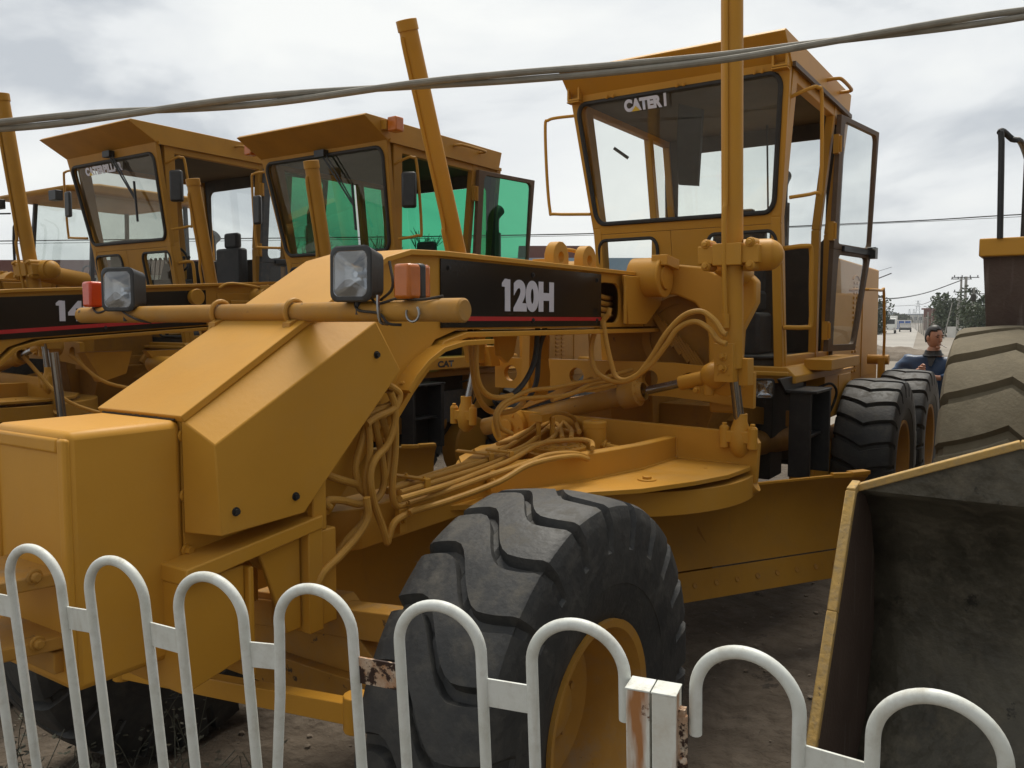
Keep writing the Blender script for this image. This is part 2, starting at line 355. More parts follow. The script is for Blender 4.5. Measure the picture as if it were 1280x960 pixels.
def wheel(parent, x, y, z, side, dusty=False, Rr=.675, w=.42, rim=.335, lugs=23, depth=.032, wave=.9, mode='step', flip=False, rimmat='yellow_dusty', rot=0.0, key='g'):
    """wheel as a child of a machine: root wheel mesh (rim) with a tyre sub-part"""
    me = tyre_mesh(key+mode+str(rim), Rr, w, rim, lugs, depth, wave, mode)
    key = key+str(rim)
    if key not in RIM_CACHE:
        b = MB(); h = w/2
        b.lathe((0, 0, 0), (0, 1, 0), [(h*.80, rim-.012), (h*.86, rim+.022), (h*.93, rim+.022), (h*.90, rim-.004), (h*.6, rim-.03), (h*.3, rim-.045), (h*.05, rim-.05), (-.01, rim*.62), (-.015, rim*.36), (h*.18, rim*.30), (h*.22, rim*.05), (h*.22, 0)], 56)
        b.lathe((0, 0, 0), (0, 1, 0), [(-h*.80, rim-.012), (-h*.86, rim+.022), (-h*.93, rim+.022), (-h*.90, rim-.004), (-h*.6, rim-.03), (-h*.1, rim-.05), (-.02, rim*.62), (-.02, 0)], 56)
        for k in range(12):
            t = 2*PI*k/12; b.bolt((math.cos(t)*rim*.5, -.012, math.sin(t)*rim*.5), (0, 1, 0), .013, .022)
        ob = b.build('tmp_rim', M[rimmat]); RIM_CACHE[key] = ob.data; bpy.data.objects.remove(ob)
    r = bpy.data.objects.new('wheel', RIM_CACHE[key]); COL.objects.link(r); r.parent = parent; r.location = (x, y, z); r.rotation_euler = (0, rot, 0 if side > 0 else PI)
    t = bpy.data.objects.new('tyre', me if not dusty else me.copy()); COL.objects.link(t); t.parent = r
    if dusty: t.data.materials.clear(); t.data.materials.append(M['rubber_dusty'])
    elif not t.data.materials: t.data.materials.append(M['rubber'])
    if flip: t.rotation_euler = (0, 0, PI)
    return r

# ------------------------------------------------------------------ motor grader
def strip(b, pts, y0, y1, t):
    n = len(pts); P = [Vector((x, 0, z)) for x, z in pts]; rows = []
    for i in range(n):
        d = (P[min(i+1, n-1)]-P[max(i-1, 0)]).normalized(); nn = Vector((-d.z, 0, d.x)); nn = nn if nn.z > 0 else -nn
        q = P[i]-nn*t
        rows.append([b.bm.verts.new(v) for v in ((P[i].x, y0, P[i].z), (P[i].x, y1, P[i].z), (q.x, y1, q.z), (q.x, y0, q.z))])
    b.bm.faces.new(rows[0]); b.bm.faces.new(rows[-1][::-1])
    for i in range(n-1):
        for k in range(4): b.bm.faces.new((rows[i][k], rows[i+1][k], rows[i+1][(k+1) % 4], rows[i][(k+1) % 4]))
def cab_fp(y, z):            # point on the forward-leaning cab front; y is -1..1 of the half width
    hw = .70 + max(0, z-2.57)*.10
    return V(-3.467+(z-2.57)*.205, y*hw, z)
def cab_sp(x, z, s=1):       # point on the cab side
    hw = .70 + max(0, z-2.57)*.10
    return V(x, s*hw, z)
def build_cab(g, yl, gl, front_gl, style):
    nrm = V(1, 0, -.205).normalized()
    T = nrm*-.045
    fp = lambda a, b: cab_fp(a, b)
    WS = (-.94, .935, 2.595, 3.445 if style != 'c' else 3.40, .09)
    b = MB()
    b.ring_plate([fp(-1, 2.52), fp(1, 2.52), fp(1, 3.53), fp(-1, 3.53)], rrect(fp, *WS), T)
    b.ring_plate([fp(-1, 1.55), fp(-.12, 1.55), fp(-.12, 2.518), fp(-1, 2.518)], rrect(fp, -.945, -.27, 1.66, 2.475, .08), T)
    b.ring_plate([fp(-.117, 1.55), fp(1, 1.55), fp(1, 2.518), fp(-.117, 2.518)], rrect(fp, .27, .955, 1.62, 2.475, .08), T)
    b.build('front_wall', yl, g, .004)
    for nm, a in (('windshield', WS), ('lower_window', (-.945, -.27, 1.66, 2.475, .08)), ('lower_window', (.27, .955, 1.62, 2.475, .08))):
        lp = rrect(fp, *a)
        p = MB(); p.face([q+T*.5 for q in lp]); pane = p.build(nm, front_gl, g, recalc=False)
        k = MB(); k.tube([q-T*.12 for q in loopdense(lp)], .017 if nm == 'windshield' else .013, 8, closed=True); k.build('gasket', M['gasket'], pane)
    # corner posts and side rails
    for s in (1, -1):
        b = MB()
        for x, w in ((-3.62, .11), (-4.55, .07), (-4.95, .08)):
            top = cab_sp(x+.19 if x > -4 else x, 3.5, s); bot = cab_sp(x-.05 if x > -4 else x, 1.56, s)
            mid = cab_sp((top.x+bot.x)/2+.03*(x > -4), 2.57, s)
            for q, r_ in ((bot, mid), (mid, top)):
                b.bar(q-V(0, s*.035, 0), r_-V(0, s*.035, 0), .06, w, (1, 0, 0))
        b.bar(cab_sp(-3.42, 3.46, s)-V(0, s*.04, 0), cab_sp(-4.98, 3.46, s)-V(0, s*.04, 0), .06, .09)
        b.bar(cab_sp(-3.65, 1.58, s)-V(0, s*.04, 0), cab_sp(-4.98, 1.58, s)-V(0, s*.04, 0), .06, .1)
        b.build('side_frame', yl, g, .006)
        if s < 0:
            b = MB()
            lo = [cab_sp(-4.58, 1.62, s), cab_sp(-4.92, 1.62, s), cab_sp(-4.92, 2.5, s), cab_sp(-4.58, 2.5, s)]
            b.prism(lo, V(0, .02, 0)); b.build('side_panel', M['lining'], g)
            p = MB(); p.face([cab_sp(-4.58, 2.52, s), cab_sp(-4.92, 2.52, s), cab_sp(-4.92, 3.42, s), cab_sp(-4.58, 3.42, s)]); p.build('side_window', gl, g, recalc=False)
    if style == 'b':
        p = MB(); p.face([cab_sp(-3.55, 2.45, -1), cab_sp(-4.5, 2.45, -1), cab_sp(-4.5, 3.42, -1), cab_sp(-3.45, 3.42, -1)]); p.build('side_window', gl, g, recalc=False)
    # rear wall with a wide window
    b = MB(); rp = lambda a, z: V(-4.96, a, z)
    b.ring_plate([rp(-.72, 1.56), rp(.72, 1.56), rp(.77, 3.5), rp(-.77, 3.5)], rrect(rp, -.64, .64, 2.50, 3.34, .07), V(.03, 0, 0))
    b.build('rear_wall', M['lining'] if style == 'a' else M['lining'], g, .003)
    p = MB(); p.face(rrect(rp, -.64, .64, 2.50, 3.34, .07)); p.build('rear_window', gl, g, recalc=False)
    # roof
    b = MB()
    vis = -3.115 if style == 'a' else -3.0
    hw = .80
    b.prism([(-3.31, -hw, 3.475), (vis, -hw, 3.645), (vis-.03, -hw, 3.665), (-4.99, -hw, 3.665), (-4.94, -hw, 3.50), (-3.33, -hw, 3.50)], V(0, 2*hw, 0))
    rf = b.build('roof', yl, g, .006)
    b = MB(); b.box(-4.9, -3.4, -.72, .72, 3.46, 3.497); b.build('headliner', M['lining'], g)
    b = MB()
    for s in (1, -1): b.bar((-3.3, s*.81, 3.49), (-4.96, s*.805, 3.49), .02, .03)
    b.build('rain_gutter', M['brown'] if style == 'a' else yl, g)
    b = MB(); b.tube([(-4.2, .80, 3.60), (-4.2, .86, 3.60), (-4.25, .89, 3.60), (-4.55, .89, 3.60), (-4.6, .86, 3.60), (-4.6, .80, 3.60)], .013, 8, 3); b.build('roof_handle', yl, g)
    # door swung open
    h0, h1, o1, o2, h2 = V(-4.56, .79, 3.43), V(-4.45, .76, 1.62), V(-5.38, .91, 3.43), V(-5.30, .90, 2.50), V(-4.93, .865, 1.64)
    def dp(a, z):       # a 0..1 across the door
        t = (z-1.62)/(3.43-1.62); h = h1.lerp(h0, t)
        o = o2.lerp(o1, (z-2.5)/.93) if z > 2.5 else h2.lerp(o2, (z-1.64)/.86)
        return V(h.x+(o.x-h.x)*a, h.y+(o.y-h.y)*a, z)
    fm = M['brown'] if style == 'a' else (M['brown'] if style == 'b' else M['greyframe'])
    b = MB(); TT = V(-.15, .98, 0).normalized()*.035
    b.ring_plate([dp(0, 2.42), dp(1, 2.42), dp(1, 3.43), dp(0, 3.43)], rrect(dp, .09, .945, 2.465, 3.39, .06), TT)
    b.ring_plate([dp(0, 1.64), dp(1, 1.64), dp(1, 2.418), dp(0, 2.418)], rrect(dp, .14, .93, 1.69, 2.385, .06), TT)
    d = b.build('door', fm, g, .003)
    for a in ((.09, .945, 2.465, 3.39, .06), (.14, .93, 1.69, 2.385, .06)):
        p = MB(); p.face([q+TT*.5 for q in rrect(dp, *a)]); p.build('pane', gl, d, recalc=False)
    b = MB(); q = dp(.95, 2.43)+TT; b.bar(q, dp(.2, 2.43)+TT*1.2, .03, .04); b.obox(q+V(-.03, .02, 0), V(.05, 0, 0), V(0, .03, 0), V(0, 0, .045)); b.tube([q+V(.1, .03, .02), q+V(.1, .06, .02), q+V(.24, .06, .02), q+V(.24, .03, .02)], .009, 6); b.build('handle', M['black'], d)
    b = MB()
    for z in (1.8, 2.55, 3.2): p = dp(0, z)+V(.03, .02, 0); b.obox(p, V(.03, 0, 0), V(0, .02, 0), V(0, 0, .07)); b.cyl(p+V(0, .025, -.06), p+V(0, .025, .06), .012, seg=8)
    b.build('hinge', yl, d)
    # handrails at the doorway
    b = MB()
    b.tube([(-3.40, .76, 3.31), (-3.44, .88, 3.36), (-3.46, .92, 3.36), (-3.50, .935, 3.30), (-3.56, .93, 2.76), (-3.54, .90, 2.71), (-3.45, .76, 2.68)], .0125, 8, 4)
    b.build('handrail', yl, g)
    b = MB(); b.tube([(-3.56, .70, 2.36), (-3.57, .84, 2.37), (-3.60, .87, 2.34), (-3.62, .87, 2.1), (-3.64, .87, 1.86), (-3.62, .84, 1.83), (-3.60, .70, 1.83)], .016, 8, 4); b.build('handrail', yl, g)
    b = MB(); b.tube([(-3.40, -.74, 3.40), (-3.40, -.98, 3.41), (-3.40, -1.06, 3.40), (-3.40, -1.085, 3.36), (-3.40, -1.07, 3.0), (-3.40, -1.04, 2.72), (-3.40, -1.0, 2.69), (-3.42, -.70, 2.67)], .012, 8, 4); mr = b.build('mirror_bracket', yl, g)
    if style != 'a':
        b = MB(); b.obox((-3.39, -1.0, 3.05), (.02, 0, 0), (0, .055, 0), (0, 0, .14)); b.build('mirror', M['black'], mr, .02)
        b = MB(); b.obox((-3.40, .93, 3.08), (.03, .02, 0), (-.03, .055, 0), (0, 0, .15)); b.build('mirror', M['black'], mr, .02)
    # marker lamp brackets on the fascia corners
    for s in (1, -1):
        p = fp(s*.93, 3.53)+V(.02, 0, -.01)
        b = MB()
        if style == 'a':
            loop = [p+V(.03, y_*.05, z_*.055) for y_, z_ in ((-1, -1), (1, -1), (1, 1), (-1, 1))]
            inn = [p+V(.03, y_*.036, z_*.042) for y_, z_ in ((-1, -1), (1, -1), (1, 1), (-1, 1))]
            b.ring_plate(loop, inn, V(-.05, 0, 0)); b.box(p.x-.03, p.x+.035, p.y-.05, p.y+.05, p.z-.07, p.z-.06)
            b.build('lamp_bracket', yl, g, .002)
        elif style == 'b':
            b.box(-3.3, -3.2, s*.8, s*.86, 3.56, 3.64); bb = b.build('lamp_bracket', yl, g, .004)
            b = MB(); b.box(-3.31, -3.21, s*.86, s*.96, 3.54, 3.66); b.build('marker_lamp', M['orange'], bb, .012)
    # wipers, clips
    b = MB()
    if style == 'a':
        for y_ in (-.62, 0.05, .72): p = fp(y_, 3.47)-T*.5; b.bolt(p, nrm, .010, .012); b.bolt(p+V(0, .05, .0), nrm, .010, .012)
        b.build('wiper_mount', yl, g)
    else:
        p = fp(.05, 3.46)-T*.8; q = fp(.45, 3.0)-T*.9
        b.obox(p, (.03, 0, 0), (0, .06, 0), (0, 0, .03)); b.bar(p, q, .01, .014); b.bar(p+V(0, .05, 0), q+V(0, .02, 0), .008, .01); b.bar(q+V(0, -.01, .18), q+V(0, .03, -.22), .012, .02, (1, 0, 0)); b.build('wiper', M['black'], g)
    # interior
    b = MB(); b.box(-4.75, -4.3, -.24, .24, 1.95, 2.12); b.box(-4.80, -4.68, -.22, .22, 2.1, 2.62); b.box(-4.80, -4.72, -.12, .12, 2.62, 2.80); b.box(-4.7, -4.35, -.3, .3, 1.6, 1.94); b.build('driver_seat', M['seat'], g, .03)
    b = MB(); b.bar((-3.75, 0, 1.6), (-3.98, 0, 2.38), .14, .16, (1, 0, 0)); b.tube([V(-4.02+.05*math.cos(t), .19*math.sin(t), 2.46+.17*math.cos(t)*.75) for t in [2*PI*k/24 for k in range(24)]], .014, 8, closed=True)
    for k in range(9):
        y_ = -.34+.085*k; b.tube([(-3.9, y_, 2.2), (-3.93, y_, 2.44)], .007, 6); b.sphere((-3.93, y_, 2.455), .018, 8)
    b.box(-3.95, -3.75, -.36, .36, 2.1, 2.22); b.build('steering_console', M['black'], g, .006)
    b = MB(); b.box(-4.94, -3.66, -.66, .66, 1.55, 1.61); b.build('cab_floor', M['dark'], g)
    if style == 'a':
        p = [fp(-.02, 3.36)+T*3, fp(.20, 3.30)+T*3, fp(.17, 3.12)+T*3, fp(.10, 2.80)+T*4, fp(-.10, 2.82)+T*4, fp(-.06, 3.15)+T*3]
        b = MB(); b.prism(p, V(-.03, 0, 0)); b.build('sun_visor', M['gasket'], g)
        b = MB(); b.bar((-4.7, .25, 2.6), (-4.7, .22, 3.45), .012, .012, (1, 0, 0)); b.bar((-4.05, .60, 3.25), (-4.2, .48, 3.12), .03, .02); b.bar((-3.8, -.7, 3.22), (-3.85, -.60, 3.14), .03, .02); b.build('aerial', M['black'], g)
    return fp, T, nrm
def windshield_text(g, fp, T, nrm, word, y0, z0, w, h, style):
    o = fp(y0, z0)-T*.55; xd = (fp(y0+.3, z0)-fp(y0, z0)); yd = fp(y0, z0+.1)-fp(y0, z0)
    t = text('windshield_lettering', word, o, xd, yd, h, w, M['letter'], g, .002, .065)
    b = MB(); n = len(word); a = w/n
    x = xd.normalized(); y = yd.normalized(); c = o+x*a*1.45+nrm*.004
    b.face([c+x*-a*.5, c+x*a*.65, c+x*a*.08+y*h*.42]); b.build('emblem_triangle', M['triangle'], t, recalc=False)
def build_grader(name, loc, label, style, scale=1.0):
    g = thing(name, loc, label, 'motor grader', 'motor graders parked side by side')
    g.scale = (scale,)*3
    yl = M['yellow'] if style == 'a' else M['yellow_old']
    gl = M['glass_green'] if style == 'b' else M['glass']
    zb = 0; sl = .06 if style == 'b' else 0
    bz = lambda x: sl*max(0, -.3-x)
    # ---- gooseneck and beam (side profile swept across the width)
    hw = .19; th = .018
    prof = [(.70, 1.60), (-.17, 2.10), (-.30, 2.135+zb*.5), (-.50, 2.14+zb), (-2.63, 2.14+zb), (-2.63, 1.98), (-2.25, 1.84), (-.62, 1.84+zb), (-.47, 1.80+zb*.7), (-.28, 1.62), (.02, 1.30), (.12, 1.20), (.70, 1.20)]
    b = MB()
    if style == 'a':
        # near and far webs, the near one with the opening behind the name panel
        front = [p for p in prof]
        b.prism([(x, -hw+th, z) for x, z in front], V(0, -th, 0))
        near = [(.70, 1.60), (-.17, 2.10), (-.30, 2.135), (-.50, 2.14), (-1.80, 2.14), (-1.80, 1.84), (-.62, 1.84), (-.47, 1.80), (-.28, 1.62), (.02, 1.30), (.12, 1.20), (.70, 1.20)]
        b.prism([(x, hw-th, z) for x, z in near], V(0, th, 0))
        yz = lambda a, z: V(a, hw-th, z)
        b.ring_plate([yz(-2.63, 1.84), yz(-1.80, 1.84), yz(-1.80, 2.14), yz(-2.63, 2.14)], rrect(yz, -2.14, -1.86, 1.865, 2.085, .075), V(0, th, 0))
        b.box(-2.2, -.6, -.02, .0, 1.845, 2.13)
    else:
        b.prism([(x, -hw, z+bz(x)) for x, z in prof], V(0, 2*hw, 0))
    b.build('main_frame', yl, g, .003)
    zt = 2.14+zb
    b = MB()       # flanges
    top = [(.715, 1.605), (-.16, 2.112), (-.30, 2.15+zb*.5), (-.52, 2.158+zb), (-2.63, 2.158+zb)]
    top = [(x, z+bz(x)) for x, z in top]; strip(b, top, -.215, .215, .022)
    b.build('top_flange', yl, g, .003)
    b = MB()
    bot = [(-2.75, 1.83), (-.66, 1.83+zb), (-.50, 1.795+zb*.6), (-.29, 1.615), (-.12, 1.44)]
    bot = [(x, z+bz(x)) for x, z in bot]; strip(b, bot, -.215, .215, .024); b.build('bottom_flange', yl, g, .003)
    if style == 'a':
        b = MB(); low = [(-0.773, 1.798), (-0.567, 1.795), (-0.431, 1.773), (-0.331, 1.726), (-0.255, 1.669), (-0.212, 1.617)]
        strip(b, low, .10, .27, .02); b.bolt((-0.233, .22, 1.643), (.6, 0, .8), .008, .004); b.build('hose_guard', yl, g, .003)
    # ---- nose box
    b = MB(); b.box(.70, 1.035, -.196, .196, .90, 1.592); b.build('nose_box', yl, g, .022)
    if style == 'a':
        b = MB()
        b.box(1.02, 1.043, -.196, -.16, .92, 1.575); b.box(1.02, 1.043, .16, .194, .92, 1.575); b.box(1.02, 1.043, -.16, .16, 1.535, 1.575); b.build('nose_rim', yl, g, .008)
        b = MB()
        for z in (1.546, 1.371, 1.207, 1.042): b.bolt((.705-.012, .19, z), (-.25, 1, 0), .013, .02)
        b.build('bolt', yl, g)
    # ---- front tow hitch
    b = MB()
    for z in (1.02, 1.19):
        o = [(1.03, -.14, z), (1.03, .16, z), (1.20, .12, z), (1.25, .03, z), (1.20, -.08, z)]
        f2 = lambda a, c: V(a, c, z)
        b.ring_plate(o, [V(1.17+.028*math.cos(t), .02+.028*math.sin(t), z) for t in [2*PI*k/16 for k in range(16)]], V(0, 0, .035))
    b.bolt((1.10, .14, 1.225), (0, 1, 0), .014, .02); b.bolt((1.10, .14, 1.05), (0, 1, 0), .014, .02); b.box(1.03, 1.06, -.16, .14, .95, 1.01)
    b.build('tow_hitch', M['yellow_dusty'], g, .004)
    # ---- side covers on the gooseneck
    if style == 'a':
        P1, P2, P3, P4, P5 = (.685, 1.527), (.02, 1.874), (-.105, 1.70), (.36, 1.27), (.67, 1.262)
        yo = .325; yi = .20
        A = [V(.685, yo, 1.527), V(.02, yo, 1.874), V(-.105, yo, 1.70), V(.36, yo, 1.27), V(.67, yo, 1.262)]
        B = [V(.705, yi, 1.594), V(.235, yi, 1.862), V(-.03, yi, 1.965), V(-.17, yi, 1.72), V(.30, yi, 1.27), V(.705, yi, 1.262)]
        b = MB(); bm = b.bm
        a = [bm.verts.new(p) for p in A]; c = [bm.verts.new(p) for p in B]
        bm.faces.new(a); bm.faces.new(c[::-1])
        for q in ((a[0], a[1], c[2], c[1], c[0]), (a[1], a[2], c[3], c[2]), (a[2], a[3], c[4], c[3]), (a[3], a[4], c[5], c[4]), (a[4], a[0], c[0], c[5])): bm.faces.new(q)
        cv = b.build('side_cover', yl, g, .004)
        b = MB()
        for x, z in ((.62, 1.325), (.395, 1.33), (.02, 1.76)): b.bolt((x, yo, z), (0, 1, 0), .009, .012)
        b.build('cover_bolt', M['black'], cv)
    # ---- front bolster, axle, tie rod
    b = MB()
    b.prism([(.78, 0, 1.19), (.27, 0, 1.245), (.27, 0, 1.20), (.78, 0, 1.14)], V(0, .315, 0))
    b.prism([(.72, -.315, 1.19), (.27, -.315, 1.245), (.27, -.315, 1.20), (.72, -.315, 1.14)], V(0, .315, 0))
    b.prism([(.56, -.19, 1.145), (.56, -.19, .86), (.775, -.19, .82), (.775, -.19, 1.14)], V(0, .47, 0)); b.box(.54, .558, -.2, .30, .80, 1.14)
    b.prism([(.50, .26, 1.16), (.34, .26, 1.18), (.34, .26, .88), (.40, .26, .88)], V(0, .02, 0)); b.prism([(.50, -.26, 1.16), (.34, -.26, 1.18), (.34, -.26, .88), (.40, -.26, .88)], V(0, -.02, 0))
    b.box(.27, .33, .12, .31, .86, 1.235); b.box(.20, .27, .10, .30, .87, 1.19); b.box(.20, .33, -.31, -.1, .86, 1.23)
    b.box(.24, .30, .27, .30, 1.19, 1.42)
    b.build('front_bolster', yl, g, .005)
    b = MB()
    b.bar((.10, -.80, .72), (.10, .78, .89), .10, .10); b.bar((.10, -.8, .60), (.10, .8, .60), .16, .12); b.prism([(.02, -.5, .66), (.02, .5, .66), (.02, .2, .90), (.02, -.2, .86)], V(.12, 0, 0))
    b.cyl((0, .62, .675), (0, .98, .675), .11, seg=24); b.cyl((0, -.62, .675), (0, -.98, .675), .11, seg=24)
    b.build('front_axle', M['yellow_dusty'], g, .004)
    b = MB(); b.bar((.42, -.62, .56), (.42, .60, .715), .05, .065); b.cyl((.42, .60, .66), (.42, .60, .77), .04, seg=12); b.cyl((.42, -.62, .52), (.42, -.62, .62), .04, seg=12); b.build('tie_rod', yl, g, .003)
    # ---- wheels
    for s in (1, -1):
        wheel(g, 0, s*1.01, .675, s, rim=.285, rot=.12 if s > 0 else .4, flip=(s < 0))
        for x in (-5.38, -6.98): wheel(g, x, s*1.0, .695, s, rot=.1+x, mode='vee', wave=.55, flip=False, Rr=.695, w=.46, rim=.33, key='t')
        b = MB(); b.prism([(-5.0, s*.58, .50), (-7.35, s*.58, .50), (-7.45, s*.58, .75), (-7.0, s*.58, .95), (-5.4, s*.58, .95), (-4.9, s*.58, .75)], V(0, s*.17, 0)); b.build('tandem_case', M['yellow_dusty'], g, .02)
    # ---- drawbar: two arms meeting at the front ball, cross plate, deck plate
    b = MB()
    zt_, zb_ = 1.24, 1.12
    for s in (1, -1):
        outer = [(.12, .10), (.0, .22), (-.75, .25), (-1.0, .33), (-1.31, .46), (-1.70, .54), (-2.2, .55)]
        tz = [1.19, 1.20, 1.225, 1.24, 1.25, 1.25, 1.24]; bz = [1.04, 1.05, 1.07, 1.10, 1.12, 1.12, 1.12]; wd = [.10, .10, .11, .09, .07, .06, .06]
        if s < 0: outer = [(-.70, -.07), (-.84, -.045), (-1.05, .03), (-1.40, .14), (-1.80, .26), (-2.2, .38)]; tz = [1.21, 1.24, 1.25, 1.25, 1.25, 1.25]; bz = [1.07, 1.10, 1.12, 1.12, 1.12, 1.12]; wd = [.08]*6
        for i in range(len(outer)-1):
            (x0, y0), (x1, y1) = outer[i:i+2]
            ring = lambda i: [V(outer[i][0], s*outer[i][1], bz[i]), V(outer[i][0], s*outer[i][1], tz[i]), V(outer[i][0], s*(outer[i][1]-wd[i]), tz[i]), V(outer[i][0], s*(outer[i][1]-wd[i]), bz[i])]
            if i == 0: prev = [b.bm.verts.new(p) for p in ring(0)]; b.bm.faces.new(prev)
            cur = [b.bm.verts.new(p) for p in ring(i+1)]
            for k in range(4): b.bm.faces.new((prev[k], prev[(k+1) % 4], cur[(k+1) % 4], cur[k]))
            prev = cur
        b.bm.faces.new(prev[::-1])
    b.prism([(.10, .12, 1.05), (-.82, .20, 1.075), (-.82, .05, 1.075), (.10, -.03, 1.05)], V(0, 0, .135)); b.box(-.02, .22, -.08, .12, 1.03, 1.17); b.sphere((.22, 0, 1.08), .09)
    b.build('drawbar', yl, g, .006)
    b = MB()
    pl = [(-.45, .20), (-.62, .34), (-.90, .50), (-1.06, .59), (-1.25, .745), (-1.55, .88), (-1.80, .955), (-2.08, .975), (-2.35, .88), (-2.55, .6)]
    full = pl+[(-2.6, -.1), (-2.3, -.5), (-1.9, -.62), (-1.5, -.48), (-1.2, -.22), (-.88, .06), (-.45, .14)]
    b.prism([(x, y, 1.10) for x, y in full], V(0, 0, .022))
    b.bolt((-1.45, .68, 1.122), (0, 0, 1), .022, .018); b.lathe((-1.45, .68, 1.122), (0, 0, 1), [(0, .045), (.006, .045), (.006, 0)], 20); b.bolt((-1.9, .80, 1.122), (0, 0, 1), .008, .006)
    b.build('drawbar_deck', yl, g, .003)
    b = MB()
    b.prism([(-2.12, -.66, 1.12), (-2.12, .95, .99), (-2.12, .99, 1.03), (-2.12, 1.0, 1.24), (-2.12, .975, 1.275), (-2.12, .92, 1.29), (-2.12, -.60, 1.325), (-2.12, -.66, 1.29)], V(-.05, 0, 0))
    b.lathe((-2.10, -.54, 1.22), (1, 0, 0), [(-.02, .12), (.03, .12), (.035, .10), (.035, .05), (.06, .05), (.06, 0)], 24)
    b.cyl((-2.14, .955, .99), (-2.14, .99, 1.015), .035, seg=12)
    for k in range(6): t = 2*PI*k/6; b.bolt((-2.07, -.54+.085*math.cos(t), 1.22+.085*math.sin(t)), (1, 0, 0), .010, .012)
    b.build('cross_plate', yl, g, .008)
    # ---- circle
    b = MB(); b.lathe((-2.02, .15, .955), (0, 0, 1), [(0, .69), (0, .835), (.118, .835), (.118, .69), (0, .69)], 72); cir = b.build('circle', yl, g, .004)
    b = MB()
    for k in range(48):
        t = 2*PI*k/48; c = V(-2.02+.68*math.cos(t), .15+.68*math.sin(t), 1.0); b.obox(c, V(math.cos(t), math.sin(t), 0)*.02, V(-math.sin(t), math.cos(t), 0)*.028, V(0, 0, .04))
    b.build('circle_teeth', yl, cir)
    b = MB(); b.lathe((-1.60, .10, 1.12), (0, 0, 1), [(0, .165), (.07, .165), (.075, .15), (.095, .15), (.10, .145), (.10, .085), (.108, .08), (.108, 0)], 40)
    for k in range(14): t = 2*PI*k/14; b.bolt((-1.60+.125*math.cos(t), .10+.125*math.sin(t), 1.22), (0, 0, 1), .008, .008)
    for k in range(8): t = 2*PI*k/8; b.bolt((-1.60+.06*math.cos(t), .10+.06*math.sin(t), 1.228), (0, 0, 1), .007, .006)
    b.build('circle_drive', yl, g, .002)
    b = MB(); b.lathe((-1.88, .17, 1.12), (0, 0, 1), [(0, .065), (.17, .065), (.172, .067), (.20, .067), (.208, .06), (.208, .02), (.215, .02), (.215, 0)], 28)
    b.cyl((-1.86, .22, 1.20), (-1.83, .36, 1.19), .018, seg=12); b.bolt((-1.85, .25, 1.197), (-.2, 1, 0), .022, .03)
    b.cyl((-1.85, -.12, 1.27), (-1.86, .10, 1.25), .016, seg=10); b.build('hydraulic_motor', yl, g, .002)
    # ---- blade
    E0 = V(-3.27, 1.29, 0); D = V(.849, -.529, 0); Nn = V(.529, .849, 0)
    pr = [(.05, .505), (.005, .60), (-.02, .70), (-.015, .80), (.02, .89), (.065, .945)]
    b = MB(); o = [(n, z) for n, z in pr]; inn = [(n-.018, z) for n, z in pr][::-1]
    b.prism([E0+Nn*n+V(0, 0, z) for n, z in o+inn], D*3.66); mb = b.build('moldboard', M['yellow_old'], g, .0)
    b = MB(); b.bar(E0+Nn*.056+D*.3+V(0, 0, .952), E0+Nn*.056+D*3.64+V(0, 0, .952), .022, .012); b.build('worn_lip', M['bucket_edge'] if style != 'a' else yl, mb)
    b = MB(); b.prism([E0+D*.02+Nn*n+V(0, 0, z) for n, z in [(.062, .50), (.118, .352), (.10, .346), (.045, .495)]], D*3.60); ce = b.build('cutting_edge', M['yellow_old'], g, .002)
    b = MB()
    for k in range(24):
        c = E0+D*(.15+k*.145)+Nn*.094+V(0, 0, .43); b.lathe(c-V(.529*.8, .849*.8, .36)*.004, V(.529*.93, .849*.93, .36), [(0, .016), (.004, .016), (.004, .012), (.002, .010), (.002, 0)], 12)
    b.build('blade_bolt', M['yellow_dusty'], ce)
    b = MB(); b.bar(E0+D*.02+Nn*.055+V(0, 0, .94), E0+D*.30+Nn*.055+V(0, 0, .955), .03, .03); b.obox(E0+D*.08+Nn*.05+V(0, 0, .955), D*.07, Nn*.03, V(0, 0, .012))
    b.build('blade_bracket', yl, g, .003)
    b = MB()
    c0 = E0+D*1.2; c1 = E0+D*2.5
    for c in (c0, c1): b.bar(c+Nn*-.06+V(0, 0, .6), V(-2.02, .15, 0)+(c-V(-2.02, .15, 0))*.6+V(0, 0, .98), .09, .12); b.obox(c-Nn*.07+V(0, 0, .66), D*.10, Nn*.04, V(0, 0, .22))
    b.build('blade_arm', M['yellow_grimy_shaded'], g, .005)
    # ---- lift linkage
    cy, cx, ctop = (.87, -2.04, 3.62) if style != 'b' else (.735, -2.66, 3.2)
    ps = -2.40
    b = MB()      # saddle side plates
    for s in (1, -1):
        b.prism([(-2.10, s*.215, 2.13), (-2.62, s*.215, 2.13), (-2.62, s*.215, 1.98), (-2.40, s*.215, 1.855), (-2.16, s*.215, 1.855)], V(0, s*.02, 0))
        b.cyl((ps, s*.15, 2.13), (ps, s*.33, 2.13), .115, seg=32); 
    b.build('saddle', yl, g, .004)
